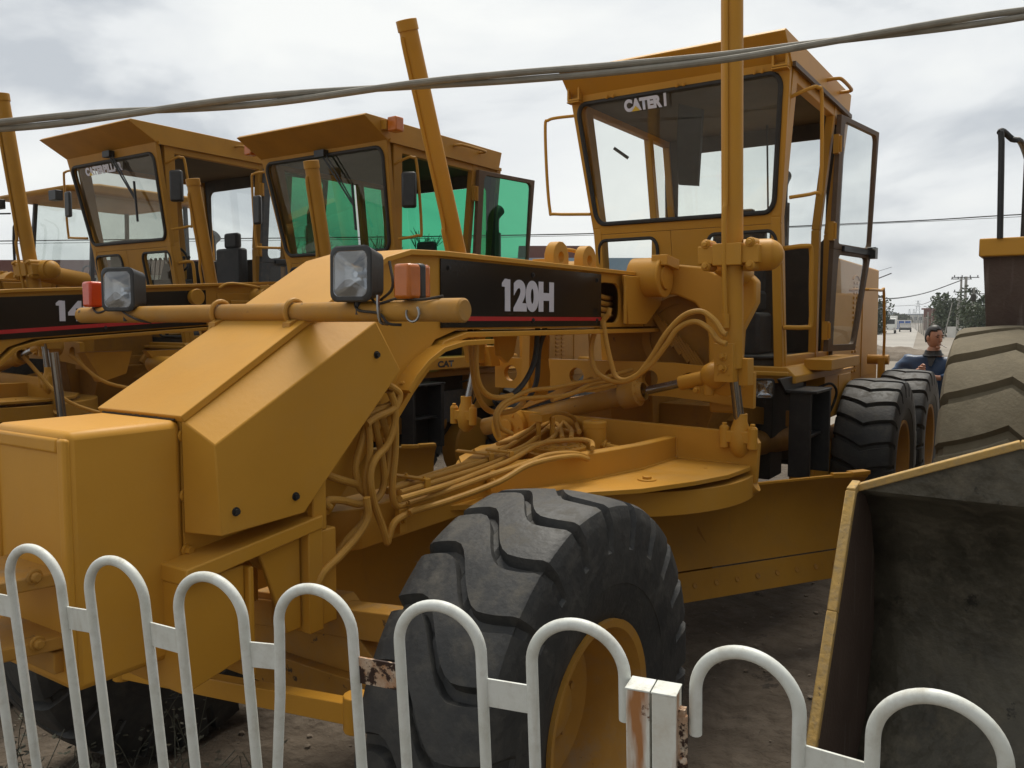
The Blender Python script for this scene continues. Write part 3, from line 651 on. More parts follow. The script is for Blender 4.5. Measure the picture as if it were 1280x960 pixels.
    for s in (1, -1):
        b = MB(); b.lathe((ps, s*.33, 2.13), (0, s, 0), [(0, .12), (.015, .12), (.02, .115), (.02, .078), (.014, .076), (.014, .072), (.03, .070), (.03, 0)], 36)
        for t in (.6, 2.4, 4.5): b.cyl((ps+.03*math.cos(t), s*.358, 2.13+.03*math.sin(t)), (ps+.03*math.cos(t), s*.362, 2.13+.03*math.sin(t)), .005, seg=6)
        b.build('pivot_cap', yl, g, .002)
        # crank arm
        b = MB()
        X0 = ps-.23
        out_ = [(X0, s*.20, 2.22), (X0, s*.36, 2.21), (X0, s*.52, 2.19), (X0, s*.60, 2.15), (X0, s*.80, 2.14), (X0, s*.84, 2.10), (X0, s*.84, 1.98), (X0, s*.76, 1.82), (X0, s*.74, 1.34), (X0, s*.58, 1.34), (X0, s*.565, 1.78), (X0, s*.54, 1.90), (X0, s*.48, 1.98), (X0, s*.36, 2.03), (X0, s*.20, 2.04)]
        b.prism(out_, V(.10, 0, 0)); b.cyl((X0+.05, s*.74, 2.14), (cx-.10, s*(cy-.10), 2.20), .075, seg=20); b.build('crank_arm', yl, g, .012)
        b = MB()
        for k in range(3): b.bolt((ps+.03-.04*k, s*.34, 2.235+.0*k), (.2, s*.2, 1), .013, .022)
        b.obox((ps-.02, s*.34, 2.215), (.09, 0, .01), (0, .05, 0), (0, 0, .03)); b.build('pivot_clamp', yl, g, .004)
        # lift cylinder
        lean = .0 if s > 0 else .50
        top = V(cx+(.09 if s > 0 else .50), s*(cy+.0), ctop if s > 0 else ctop-.05); mid = V(cx, s*cy, 2.21); 
        if style != 'a': top = V(cx+.18, s*cy, ctop)
        bot = V(cx-.03, s*(cy+.01), 1.63)
        d = (top-mid).normalized()
        low = V(-2.13, s*.90, 1.29)
        b = MB(); b.cyl(mid-d*.58, top, .054, seg=32); b.lathe(top-d*.06, d, [(0, .054), (0, .06), (.06, .06), (.062, .045), (.062, 0)], 32)
        cyl_ = b.build('lift_cylinder', yl, g, .003)
        b = MB(); q = V(.065, -.01, 0)
        b.tube([top-d*.12+q*.8, top-d*.2+q*1.0, mid+d*.35+q*1.0, mid+d*.2+q*1.3, mid-d*.12+q*1.3, mid-d*.36+q*1.1], .012, 8, 5); b.cyl(mid-d*.30+q*1.15, mid-d*.37+q*1.15, .02, seg=10); b.build('oil_pipe', yl, cyl_)
        b = MB()
        b.obox(mid, V(.09, 0, 0), V(0, .075, 0), d*.055)
        for yy in (-.115, .115):
            b.obox(mid+V(.02, yy, 0), V(.055, 0, 0), V(0, .042, 0), d*.045)
            for dz in (-.055, .055): b.bolt(mid+V(.075, yy, 0)+d*dz, (1, 0, 0), .015, .022); b.cyl(mid+V(-.03, yy, 0)+d*dz, mid+V(.075, yy, 0)+d*dz, .026, seg=14)
        b.build('trunnion_clamp', yl, g, .005)
        b = MB(); b.sphere(mid+V(-.07, s*.16, 0), .080, 24, (1.0, 1.0, 1)); b.cyl(mid+V(-.07, s*.05, 0), mid+V(-.07, s*.16, 0), .08, seg=24); b.cyl(mid+V(-.02, s*.05, 0), mid+V(-.06, s*.18, 0), .08, seg=24); b.build('ball_housing', yl, g)
        if style != 'b':
            b = MB(); e_ = mid-d*.58; b.obox(e_+V(.03, -.02, .03), V(.055, 0, 0), V(0, .05, 0), d*.10); b.obox(e_+V(-.05, .03, -.02), V(.05, 0, 0), V(0, .05, 0), d*.07)
            for k in range(4): b.cyl(e_+V(.082, -.05+.06*(k % 2), -.03+.05*(k//2)), e_+V(.088, -.05+.06*(k % 2), -.03+.05*(k//2)), .006, seg=8)
            b.bolt(e_+V(.08, -.02, .06), (1, -.3, .2), .016, .03); b.bolt(e_+V(.08, -.02, .0), (1, -.3, .2), .016, .03); b.build('lock_valve', yl, cyl_, .004)
        b = MB(); b.cyl(mid-d*.55, low+V(0, 0, .02), .027, seg=20); b.build('piston_rod', M['chrome'], cyl_)
        b = MB(); b.lathe(low+V(0, 0, -.10), (0, 0, 1), [(-.03, .02), (0, .05), (.06, .062), (.12, .05), (.16, .036), (.20, .036), (.20, .028)], 24)
        for yy in (-.075, .075): b.cyl(low+V(.03, yy, -.08), low+V(.03, yy, .03), .026, seg=12); b.bolt(low+V(.03, yy, .03), (0, 0, 1), .014, .022)
        b.obox(low+V(.02, 0, -.02), V(.03, 0, 0), V(0, .08, 0), V(0, 0, .03)); b.build('rod_end', yl, cyl_, .003)
    if style == 'a':
        b = MB()
        for x in (-1.50, -1.80):
            c = V(x, .12, 2.20); n = 14; r_ = .075
            loop = [V(x+r_, .12, 2.13)]+[c+V(math.cos(t)*r_, 0, math.sin(t)*r_) for t in [PI*k/n for k in range(n+1)]]+[V(x-r_, .12, 2.13)]
            b.ring_plate(loop, [c+V(math.cos(t)*.028, 0, math.sin(t)*.028-.005) for t in [2*PI*k/18 for k in range(18)]], V(0, .055, 0))
        b.build('lifting_eye', yl, g, .003)
        b = MB(); b.box(-1.74, -1.58, -.05, .05, 2.14, 2.20); b.cyl((-1.66, 0, 2.18), (-1.66, 0, 2.235), .02, seg=10); b.bolt((-1.7, .03, 2.19), (0, 0, 1), .012, .02); b.bolt((-1.62, .03, 2.19), (0, 0, 1), .012, .02)
        b.tube([(-1.9, -.12, 2.14), (-1.9, -.12, 2.24), (-1.98, -.12, 2.28), (-2.2, -.12, 2.28), (-2.25, -.12, 2.22), (-2.25, -.12, 2.14)], .012, 8, 3); b.build('valve_block', yl, g, .003)
    elif style == 'b':
        b = MB(); b.lathe((-2.30, .05, 2.06), (0, 1, 0), [(-.16, .16), (.0, .19), (.12, .16), (.12, .08), (.16, .08), (.16, 0)], 32); b.box(-2.55, -2.0, -.2, .2, 2.1, 2.19)
        b.tube([(-2.0, .22, 2.22), (-2.1, .26, 2.26), (-2.5, .3, 2.22), (-2.7, .4, 2.24)], .013, 8, 4); b.build('saddle_boss', yl, g, .01)
        b = MB(); b.cyl((-1.80, .0, 2.15), (-1.80, .24, 2.15), .06, seg=24); b.cyl((-1.55, .12, 2.15), (-1.85, .12, 2.15), .05, seg=20); b.build('pivot_boss', yl, g, .004)
    # ---- lock bar with holes
    b = MB(); X1 = -2.42
    zc = lambda y_: 1.53-.10*max(0, (y_-.45))
    ys = [-.75, -.50, -.25, 0, .25, .50, .75]
    for i, y_ in enumerate(ys):
        c = V(X1, y_, zc(y_)); o_ = [V(X1, y_-.125, zc(y_-.125)-.10), V(X1, y_+.125, zc(y_+.125)-.10), V(X1, y_+.125, zc(y_+.125)+.10), V(X1, y_-.125, zc(y_-.125)+.10)]
        b.ring_plate(o_, [c+V(0, .052*math.cos(t), .052*math.sin(t)) for t in [2*PI*k/18 for k in range(18)]], V(-.045, 0, 0))
    b.build('lock_bar', yl, g)
    # ---- side shift cylinder
    b = MB(); a_, c_ = V(-2.2, -.80, 1.19), V(-2.2, .24, 1.455); dd = (c_-a_).normalized()
    b.cyl(a_, c_, .055, seg=28); b.lathe(c_-dd*.06, dd, [(0, .055), (0, .078), (.10, .078), (.11, .06), (.14, .05)], 28)
    for k in range(8): t = 2*PI*k/8; u_ = V(1, 0, 0); w_ = dd.cross(u_); b.bolt(c_+dd*.04+(u_*math.cos(t)+w_*math.sin(t))*.06, dd, .009, .012)
    b.bar(a_+V(.02, .1, .07), c_+V(.02, -.25, .075), .05, .03); sc = b.build('side_shift_cylinder', M['yellow_dusty'] if style == 'a' else yl, g)
    b = MB(); b.cyl(c_+dd*.1, c_+dd*.32, .024, seg=16); b.build('piston_rod', M['chrome'], sc)
    b = MB(); e_ = c_+dd*.30; b.tube([e_, e_+dd*.05, e_+dd*.14], .04, 16); b.sphere(e_+dd*.2, .075, 18); b.cyl(e_+dd*.18+V(.02, 0, -.10), e_+dd*.18+V(.02, 0, -.04), .03, seg=12); b.lathe(e_+dd*.2+V(-.06, .05, 0), (1, .2, 0), [(0, .11), (.04, .11), (.05, .09), (.05, 0)], 24)
    b.bolt(e_+dd*.12+V(.04, .0, -.06), (1, 0, 0), .014, .03); b.build('rod_end', yl, sc, .003)
    # ---- frame between beam and cab
    b = MB()
    b.prism([(-2.45, -.20, 2.13), (-3.10, -.20, 2.13), (-3.10, -.2, 1.84), (-2.45, -.2, 1.84)], V(0, .4, 0))
    b.prism([(-2.62, -.15, 1.84), (-3.60, -.15, 1.84), (-3.60, -.15, .80), (-3.0, -.15, .66), (-2.72, -.15, 1.1)], V(0, .30, 0))
    b.prism([(-2.80, .15, 1.35), (-2.80, .52, 1.35), (-2.80, .30, .72), (-2.80, .15, .66)], V(-.5, 0, 0)); b.prism([(-2.80, -.15, 1.35), (-2.80, -.52, 1.35), (-2.80, -.30, .72), (-2.80, -.15, .66)], V(-.5, 0, 0))
    b.build('hitch_frame', M['yellow_grimy_shaded'], g, .006)
    b = MB()
    b.lathe((-2.64, .36, 1.78), (1, .1, 0), [(-.02, .25), (.02, .25), (.02, .20), (0, .20), (-.01, .0)], 28)
    for k in range(7): b.bar((-2.585, .16+.05*k, 1.96-.045*k), (-2.56, .34+.05*k, 1.72-.045*k), .022, .02, (1, 0, 0))
    b.build('cooling_grille', M['yellow_grimy_shaded'], g)
    b = MB(); b.box(-4.98, -3.66, -.62, .62, 1.05, 1.46); b.box(-5.1, -3.3, -.3, .3, .7, 1.1); b.cyl((-4.5, .0, 1.0), (-4.5, .7, 1.05), .16, seg=20); b.cyl((-3.3, .1, .9), (-4.4, .55, .9), .10, seg=16)
    b.box(-4.0, -3.7, .2, .6, .75, 1.1); b.box(-5.0, -4.7, .2, .68, .7, 1.15); b.build('underfloor_machinery', M['dark'], g, .01)
    b = MB()
    b.bar((-3.0, .40, 1.3), (-4.3, .62, 1.12), .10, .12); b.bar((-3.25, .50, 1.42), (-3.9, .42, .9), .04, .10); b.cyl((-3.5, .50, 1.02), (-4.2, .62, 1.0), .09, seg=20); b.bar((-3.3, -.5, 1.4), (-4.6, -.5, .9), .1, .16); b.prism([(-3.0, .42, 1.44), (-3.75, .42, 1.44), (-3.6, .42, 1.0), (-3.45, .42, .9)], V(0, .02, 0))
    b.build('side_brace', M['yellow_grimy_shaded'], g, .006)
    b = MB()
    b.prism([(-3.56, -.74, 1.56), (-3.56, .74, 1.56), (-3.56, .80, 1.50), (-3.56, .80, 1.45), (-3.56, -.80, 1.45), (-3.56, -.80, 1.50)], V(-1.44, 0, 0)); b.box(-3.545, -3.50, -.76, .76, 1.50, 1.53)
    b.box(-4.95, -4.0, .74, .93, 1.52, 1.60)
    b.build('cab_sill', yl, g, .006)
    # ---- engine hood
    b = MB(); b.prism([(-5.02, -.56, 2.45), (-7.75, -.56, 2.43), (-7.80, -.56, 1.20), (-5.02, -.56, 1.20)], V(0, 1.12, 0)); hd = b.build('engine_hood', yl, g, .018)
    b = MB()
    for c in range(2):
        for k in range(19): b.obox((-6.50-.13*c, .563, 2.24-.048*k), (.035, 0, 0), (0, .008, 0), (0, 0, .013))
    b.tube([(-6.42, .565, 2.27), (-6.50, .565, 2.31), (-6.63, .565, 2.31), (-6.72, .565, 2.27)], .008, 6, 3); b.build('vent_louvre', yl, hd, .004)
    b = MB(); b.box(-5.9, -5.1, .555, .568, 1.3, 2.2); b.box(-7.6, -6.9, .555, .568, 1.3, 2.2); b.build('hood_panel', yl, hd, .004)
    b = MB(); b.cyl((-6.05, -.05, 2.44), (-6.05, -.05, 3.0), .09, seg=24); b.tube([(-6.05, -.05, 2.95), (-6.05, -.05, 3.15), (-6.09, -.05, 3.22), (-6.17, -.05, 3.28)], .07, 20, 4); b.build('exhaust_stack', M['dark'], g)
    b = MB(); b.tube([(-6.2, .58, 2.16), (-6.2, .74, 2.165), (-6.75, .76, 2.17), (-6.85, .77, 2.14), (-6.95, .77, 1.5), (-6.95, .70, 1.45)], .014, 8, 3); b.cyl((-6.95, .62, 1.48), (-6.95, .82, 1.48), .05, seg=16); b.bar((-6.9, .76, 1.5), (-6.9, .76, 1.15), .06, .08, (1, 0, 0)); b.build('rear_handrail', yl, g)
    b = MB(); b.box(-5.5, -4.55, .57, .76, 1.10, 1.46); b.box(-5.51, -4.54, .57, .77, 1.461, 1.475); b.box(-5.45, -5.0, .755, .765, 1.16, 1.43); b.build('toolbox', yl, g, .006)
    b = MB(); b.tube([(-4.3, .78, 1.38), (-4.4, .84, 1.40), (-4.5, .86, 1.33), (-4.48, .83, 1.2), (-4.44, .78, 1.1)], .010, 8, 4); b.build('cable', M['black_hose'], g)
    b = MB(); b.lathe((-4.55, .60, .72), (0, 1, 0), [(-.02, .0), (-.02, .28), (0, .30), (.15, .30), (.17, .28), (.17, 0)], 36); b.build('final_drive', yl, g)
    # ---- black step ladder, work light
    b = MB()
    b.box(-3.42, -3.45, .80, .94, .84, 1.42); b.box(-3.45, -3.80, .80, .82, .84, 1.42); b.box(-3.76, -3.80, .80, .98, .84, 1.42); b.box(-3.40, -3.82, .78, .98, 1.40, 1.42); b.prism([(-3.25, .76, 1.50), (-3.9, .76, 1.50), (-3.8, .76, 1.38), (-3.45, .76, 1.38)], V(0, .02, 0)); b.box(-3.45, -3.76, .82, .93, 1.1, 1.12)
    b.build('step_ladder', M['black'], g, .004)
    work_light(g, V(-3.30, .67, 1.43), V(1, .25, -.1), .062)
    # ---- exhaust-side stand-off hoses (short coils in the beam opening)
    return g, yl, gl
def work_light(g, c, d, r_, mat='black', name='work_light'):
    d = d.normalized(); u = d.cross(V(0, 0, 1)).normalized(); w = u.cross(d)
    def f(k, t=0): return lambda a, b_: c+u*a*k+w*b_*k+d*t
    rr = lambda k, t: rrect(f(k, t), -r_, r_, -r_*1.05, r_*1.05, r_*.35, 4)
    b = MB()
    loops = [(.55, -.075/.075*r_*1.0), (.85, -r_*.85), (1.0, -r_*.1), (1.06, r_*.15), (1.0, r_*.2), (.86, r_*.2)]
    rg = [[b.bm.verts.new(p) for p in rr(k, t)] for k, t in loops]
    for i in range(5):
        A, B = rg[i], rg[i+1]
        for k in range(len(A)): b.bm.faces.new((A[k], A[(k+1) % len(A)], B[(k+1) % len(A)], B[k]))
    b.bm.faces.new(rg[0][::-1])
    b.cyl(c-w*r_*1.05-d*r_*.3, c-w*r_*1.6-d*r_*.3, r_*.12, seg=8)
    o = b.build(name, M['black'], g, .0)
    b = MB(); q = [[b.bm.verts.new(p) for p in rr(k, t)] for k, t in ((.86, r_*.19), (.72, -r_*.05), (.45, -r_*.30), (.12, -r_*.42))]
    for i in range(3):
        A, B = q[i], q[i+1]
        for k in range(len(A)): b.bm.faces.new((A[k], A[(k+1) % len(A)], B[(k+1) % len(A)], B[k]))
    b.bm.faces.new(q[3]); b.cyl(c-d*r_*.42, c-d*r_*.15, r_*.12, seg=10); b.build('reflector', M['mirror'], o, ang=89)
    b = MB(); lp = rr(.86, r_*.17); cc = c+d*r_*.30; n = len(lp)
    vc = b.bm.verts.new(cc); A = [b.bm.verts.new(p) for p in lp]; B = [b.bm.verts.new(p.lerp(cc, .45)+d*r_*.035) for p in lp]
    for k in range(n): b.bm.faces.new((A[k], A[(k+1) % n], B[(k+1) % n], B[k])); b.bm.faces.new((B[k], B[(k+1) % n], vc))
    b.build('lens', M['lens'], o)
    return o

# ================================================================== SCENE
# ------------------------------------------------------------------ ground
def sheet(name, mat, x0, x1, y0, y1, z, nx, ny, h=None):
    bm = bmesh.new(); g = []
    for i in range(nx+1):
        r_ = []
        for j in range(ny+1):
            x = x0+(x1-x0)*i/nx; y = y0+(y1-y0)*j/ny
            r_.append(bm.verts.new((x, y, z+(h(x, y) if h else 0))))
        g.append(r_)
    for i in range(nx):
        for j in range(ny): bm.faces.new((g[i][j], g[i+1][j], g[i+1][j+1], g[i][j+1]))
    bmesh.ops.recalc_face_normals(bm, faces=bm.faces)
    me = bpy.data.meshes.new(name); bm.to_mesh(me); bm.free(); me.shade_smooth(); me.materials.append(mat)
    if me.polygons[0].normal.z < 0: me.flip_normals()
    o = bpy.data.objects.new(name, me); COL.objects.link(o); o['kind'] = 'structure'; return o
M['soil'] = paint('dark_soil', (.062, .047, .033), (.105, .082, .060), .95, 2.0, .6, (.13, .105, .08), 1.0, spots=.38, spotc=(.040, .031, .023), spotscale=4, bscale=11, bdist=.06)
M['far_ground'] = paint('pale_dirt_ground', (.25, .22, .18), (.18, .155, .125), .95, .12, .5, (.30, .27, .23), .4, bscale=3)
M['road'] = paint('dusty_concrete_road', (.36, .34, .31), (.28, .265, .24), .9, .1, .5, (.40, .375, .34), .2, bscale=4)
M['mound'] = paint('earth_mound', (.12, .095, .07), (.19, .155, .12), .95, 1.2, .5, (.24, .2, .16), .8, bscale=6)
def hn(x, y):
    p = Vector((x, y, 0)); v = noise.noise(p*1.1)*.022 + noise.noise(p*3.7)*.016 + noise.noise(p*9)*.012
    for yr in (1.05, .75, 1.9, 2.25, -1.0):      # old wheel tracks pressed into the soil
        v -= .022*math.exp(-((y-yr-.05*math.sin(x*1.3))/.09)**2)
    return v
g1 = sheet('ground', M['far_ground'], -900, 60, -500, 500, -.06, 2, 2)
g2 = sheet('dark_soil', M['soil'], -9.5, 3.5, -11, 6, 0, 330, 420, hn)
def dn(x, y):
    e = max(0, -30-x)/12
    return noise.noise(Vector((x*.35, y*.35, 0)))*.05 + noise.noise(Vector((x*1.4, y*1.4, 3)))*.025
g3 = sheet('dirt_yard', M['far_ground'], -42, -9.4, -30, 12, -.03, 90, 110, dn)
# stones and clods
b = MB()
for k in range(1500):
    x = random.uniform(-5.5, 1.0); y = random.uniform(-3, 2.2); r_ = random.choice((.003, .004, .005, .007, .010, .016))
    res = bmesh.ops.create_icosphere(b.bm, subdivisions=1, radius=r_)
    for v in res['verts']: v.co = Vector((v.co.x*random.uniform(.7, 1.3), v.co.y*random.uniform(.7, 1.3), v.co.z*.7))+Vector((x, y, hn(x, y)+r_*.3))
tag(b.build('gravel', M['mound']), 'small stones and clods scattered over the dark soil under the machines', 'gravel', kind='stuff')

# ------------------------------------------------------------------ graders
gA, ylA, glA = build_grader('motor_grader', (0, 0, 0), 'nearest yellow motor grader with the white 120H lettering on its black name panel', 'a')
fp, T, nrm = build_cab(gA, ylA, M['glass'], M['glass'], 'a')
windshield_text(gA, fp, T, nrm, 'CATER', -.456, 3.345, .285, .085, 'a')
b = MB(); o_ = fp(-.062, 3.39)-T*.56; b.obox(o_, V(0, .009, 0), (fp(0, 3.43)-fp(0, 3.345))*.5, nrm*.001); b.build('windshield_lettering', M['letter'], gA)
gB, ylB, glB = build_grader('motor_grader', (.18, -3.04, 0), 'middle yellow motor grader with green tinted cab glass and orange marker lamps', 'b', .95)
fp, T, nrm = build_cab(gB, ylB, M['glass_green'], M['glass_dark'], 'b')
gC, ylC, glC = build_grader('motor_grader', (.49, -6.24, 0), 'farthest left yellow motor grader, its windshield marked in white under the visor', 'c', 1.05)
fp, T, nrm = build_cab(gC, ylC, M['glass'], M['glass_dark'], 'c')
windshield_text(gC, fp, T, nrm, 'CATERPILLAR', -.577, 3.29, .66, .085, 'c')

# name panels on the beams
def name_panel(g, x0, x1, z0, z1, y, txt, tx0, tx1, tz0, tz1, sz0, sz1, slope=0):
    b = MB(); b.prism([(x0, y, z0), (x1, y, z0+slope), (x1, y, z1+slope), (x0, y, z1)], V(0, .006, 0)); p = b.build('name_panel', M['panel'], g, .001)
    b = MB(); b.prism([(x0, y+.0065, sz0), (x1, y+.0065, sz0+slope), (x1, y+.0065, sz1+slope), (x0, y+.0065, sz1)], V(0, .001, 0)); b.build('red_stripe', M['red'], p)
    b = MB(); wq = abs(tx0-tx1); hq = tz1-tz0; b.face([(tx0+wq*.0+.001, y+.0088, tz1), (tx0-.02, y+.0088, tz1), (tx0-.02, y+.0088, tz1-hq*.26), (tx0+wq*.055, y+.0088, tz1-hq*.24), (tx0+wq*.055, y+.0088, tz1-hq*.13)]); b.build('model_lettering', M['letter'], p, recalc=False)
    text('model_lettering', txt, (tx0, y+.0065, tz0), (-1, 0, 0), (0, 0, 1), tz1-tz0, abs(tx0-tx1), M['letter'], p, .002, .06)
    b = MB()
    for x in (x0-.05, (x0+x1)/2+.0, x1+.05):
        for z in (z0+.03, z1-.035): b.bolt((x, y+.006, z+slope*(x-x0)/(x1-x0)), (0, 1, 0), .008, .008)
    b.build('panel_bolt', M['black'], p)
name_panel(gA, -.50, -1.89, 1.848, 2.128, .192, '120H', -.955, -1.385, 1.918, 2.065, 1.876, 1.895)
name_panel(gB, -.30, -1.90, 1.850, 2.11, .192, '140G', -.79, -1.17, 1.97, 2.105, 1.885, 1.91, .095)

# ------------------------------------------------------------------ hoses of the nearest grader
HS = {
    'loopA': [(-0.897,0.050,1.844),(-0.897,0.050,1.807),(-0.915,0.050,1.653),(-0.945,0.050,1.548),(-1.015,0.050,1.467),(-1.128,0.050,1.434),(-1.267,0.050,1.437),(-1.348,0.050,1.470)],
    'loopA_black': [(-1.348,0.050,1.470),(-1.408,0.050,1.498),(-1.469,0.050,1.572),(-1.491,0.050,1.728),(-1.538,0.050,1.810),(-1.546,0.050,1.847)],
    'loopB': [(-0.851,0.120,1.844),(-0.851,0.120,1.809),(-0.844,0.120,1.680),(-0.868,0.120,1.593),(-0.936,0.120,1.537),(-1.039,0.120,1.518),(-1.134,0.120,1.522)],
    'loopB_black': [(-1.134,0.120,1.522),(-1.232,0.120,1.570),(-1.312,0.120,1.644),(-1.349,0.120,1.722),(-1.363,0.120,1.840)],
    'long1': [(-0.989,0.145,1.341),(-0.959,0.144,1.433),(-1.013,0.138,1.484),(-1.124,0.131,1.512),(-1.288,0.126,1.535),(-1.500,0.128,1.532),(-1.718,0.136,1.543),(-1.941,0.153,1.552),(-2.295,0.193,1.589)],
    'long2': [(-1.106,0.139,1.342),(-1.006,0.143,1.380),(-0.981,0.142,1.439),(-1.049,0.136,1.481),(-1.189,0.129,1.499),(-1.353,0.127,1.494),(-1.581,0.132,1.485),(-1.794,0.143,1.500),(-2.059,0.167,1.514),(-2.376,0.207,1.548)],
    'long3': [(-1.488,0.130,1.471),(-1.683,0.137,1.490),(-1.883,0.149,1.529),(-2.126,0.174,1.533)],
    'swing1': [(-1.899,0.245,1.945),(-1.897,0.232,1.902),(-1.892,0.162,1.819),(-1.884,0.142,1.705),(-1.877,0.181,1.597),(-1.873,0.291,1.549),(-1.873,0.409,1.575),(-1.876,0.502,1.683),(-1.880,0.580,1.806),(-1.879,0.675,1.900),(-1.873,0.770,1.924),(-1.863,0.846,1.880),(-1.855,0.891,1.821),(-1.852,0.913,1.809)],
    'swing2': [(-1.897,0.246,1.915),(-1.895,0.213,1.880),(-1.889,0.227,1.785),(-1.880,0.267,1.647),(-1.875,0.304,1.571),(-1.873,0.376,1.565),(-1.874,0.490,1.637),(-1.876,0.582,1.748),(-1.877,0.646,1.835),(-1.873,0.738,1.872),(-1.864,0.818,1.836),(-1.855,0.867,1.781),(-1.849,0.915,1.762)],
    'v1': [(-0.047,0.290,1.658),(-0.097,0.290,1.638),(-0.136,0.290,1.612),(-0.126,0.290,1.577),(-0.091,0.290,1.554),(-0.007,0.290,1.536),(0.037,0.290,1.518)],
    'v1b': [(-0.071,0.260,1.638),(-0.122,0.260,1.620),(-0.143,0.260,1.598),(-0.134,0.260,1.578),(-0.099,0.260,1.566),(-0.027,0.260,1.552),(0.018,0.260,1.531)],
    'v2': [(-0.088,0.290,1.621),(-0.109,0.290,1.576),(-0.112,0.290,1.511),(-0.072,0.290,1.434),(-0.005,0.290,1.388),(0.021,0.290,1.329),(0.002,0.290,1.228),(-0.042,0.290,1.129),(-0.062,0.290,1.075),(-0.071,0.290,1.093),(-0.106,0.290,1.142),(-0.187,0.290,1.159)],
    'v3': [(-0.066,0.240,1.591),(-0.103,0.240,1.509),(-0.136,0.240,1.422),(-0.126,0.240,1.339),(-0.103,0.240,1.292)],
    'v4': [(0.016,0.260,1.599),(-0.002,0.260,1.520),(-0.008,0.260,1.405),(0.014,0.260,1.316),(0.003,0.260,1.225),(0.029,0.260,1.166),(0.117,0.260,1.113),(0.193,0.260,1.053),(0.246,0.260,0.998)],
    'v5': [(-0.049,0.240,1.578),(-0.060,0.240,1.504),(-0.092,0.240,1.392),(-0.104,0.240,1.295),(-0.085,0.240,1.244),(-0.043,0.240,1.222),(-0.009,0.240,1.220)],
    'v6': [(-0.130,0.260,1.572),(-0.146,0.260,1.497),(-0.144,0.260,1.387),(-0.129,0.260,1.293),(-0.128,0.260,1.224),(-0.154,0.260,1.186),(-0.222,0.260,1.186)],
    'v7': [(-0.024,0.240,1.537),(0.015,0.240,1.441),(0.044,0.240,1.364),(0.026,0.240,1.290),(-0.006,0.240,1.258)],
    'v8': [(0.189,0.260,1.248),(0.207,0.260,1.265),(0.188,0.260,1.273),(0.121,0.260,1.258),(0.056,0.260,1.234),(0.015,0.260,1.233)],
    'v9': [(0.063,0.310,1.265),(0.057,0.310,1.195),(0.109,0.310,1.139),(0.193,0.310,1.089),(0.267,0.310,1.053),(0.299,0.310,1.013)],
    'v10': [(0.211,0.240,1.370),(0.138,0.240,1.337),(0.042,0.240,1.301),(-0.019,0.240,1.271)],
    'l1': [(-0.250,0.164,1.235),(-0.303,0.158,1.235),(-0.737,0.096,1.235),(-0.949,0.096,1.237),(-1.148,0.045,1.244),(-1.852,-0.183,1.260),(-2.215,-0.265,1.269),(-1.861,0.027,1.275),(-1.532,0.219,1.275)],
    'l2': [(-0.164,0.200,1.235),(-0.226,0.185,1.235),(-0.719,0.140,1.235),(-1.010,0.122,1.243),(-1.353,0.071,1.256),(-2.044,-0.197,1.267),(-1.889,-0.057,1.270),(-1.530,0.168,1.271)],
    'l3': [(-0.169,0.259,1.235),(-0.219,0.255,1.235),(-0.738,0.204,1.235),(-1.014,0.178,1.247),(-1.356,0.126,1.260),(-1.483,0.270,1.277),(-1.437,0.382,1.283),(-1.255,0.492,1.284)],
    'l4': [(-0.085,0.334,1.235),(-0.132,0.331,1.235),(-0.406,0.313,1.235),(-0.748,0.265,1.240),(-0.960,0.240,1.249),(-1.243,0.164,1.258),(-1.528,0.107,1.267),(-2.113,-0.161,1.272),(-2.183,-0.130,1.276),(-1.746,0.147,1.278)],
    'l5': [(-0.182,0.287,1.197),(-0.205,0.291,1.199),(-0.379,0.322,1.215),(-0.643,0.363,1.245),(-0.835,0.390,1.260),(-0.989,0.409,1.279),(-1.193,0.433,1.261),(-1.331,0.448,1.217)],
    'l6': [(-0.165,0.309,1.166),(-0.191,0.314,1.171),(-0.362,0.347,1.183),(-0.620,0.391,1.215),(-0.792,0.418,1.259),(-0.957,0.441,1.269),(-1.138,0.464,1.260),(-1.239,0.476,1.232)],
    'top_loop': [(-1.258,-0.050,1.258),(-1.389,-0.050,1.262),(-1.582,-0.050,1.304),(-1.746,-0.050,1.353),(-1.877,-0.050,1.358),(-2.023,-0.050,1.317),(-2.081,-0.050,1.250)],
}
for k, p in HS.items():
    r_ = .0135 if k[0] in 'v' else .0115
    if k[0] == 'l' and len(k) == 2: r_ = .0125
    if k.startswith('swing'): r_ = .014
    if k in ('loopA', 'loopB', 'loopA_black', 'loopB_black'): r_ = .0135
    b = MB(); b.tube(p, r_, 10, 6); b.build('black_hose' if 'black' in k else 'hose', M['black_hose'] if 'black' in k else M['hose'], gA)
b = MB()
for z in (1.905, 1.94, 1.975, 2.01): b.tube([(-1.80, .10, z), (-1.95, .135, z+.004), (-2.10, .12, z-.004), (-2.3, .05, z)], .014, 10, 4)
b.build('hose', M['hose'], gA)
b = MB()
for (x, y0, y1, z) in ((-.33, .06, .24, 1.262), (-.92, -.03, .13, 1.272), (-.98, .10, .20, 1.28)):
    b.obox((x, (y0+y1)/2, z-.003), V(.016, .004, 0), V(0, (y1-y0)/2+.02, 0), V(0, 0, .005)); b.bolt((x, (y0+y1)/2, z+.002), (0, 0, 1), .007, .010); b.bolt((x+.004, y1+.005, z+.002), (0, 0, 1), .006, .008)
    b.obox((x, y1+.02, z-.03), V(.016, 0, 0), V(0, .004, 0), V(0, 0, .03))
for c in ((-.17, .262, 1.13), (-.74, .275, 1.19)): b.obox(c, V(.02, 0, 0), V(0, .012, 0), V(0, 0, .045)); b.bolt(V(*c)+V(0, .012, .0), (0, 1, 0), .008, .010)
b.build('hose_clamp', ylA, gA, .002)
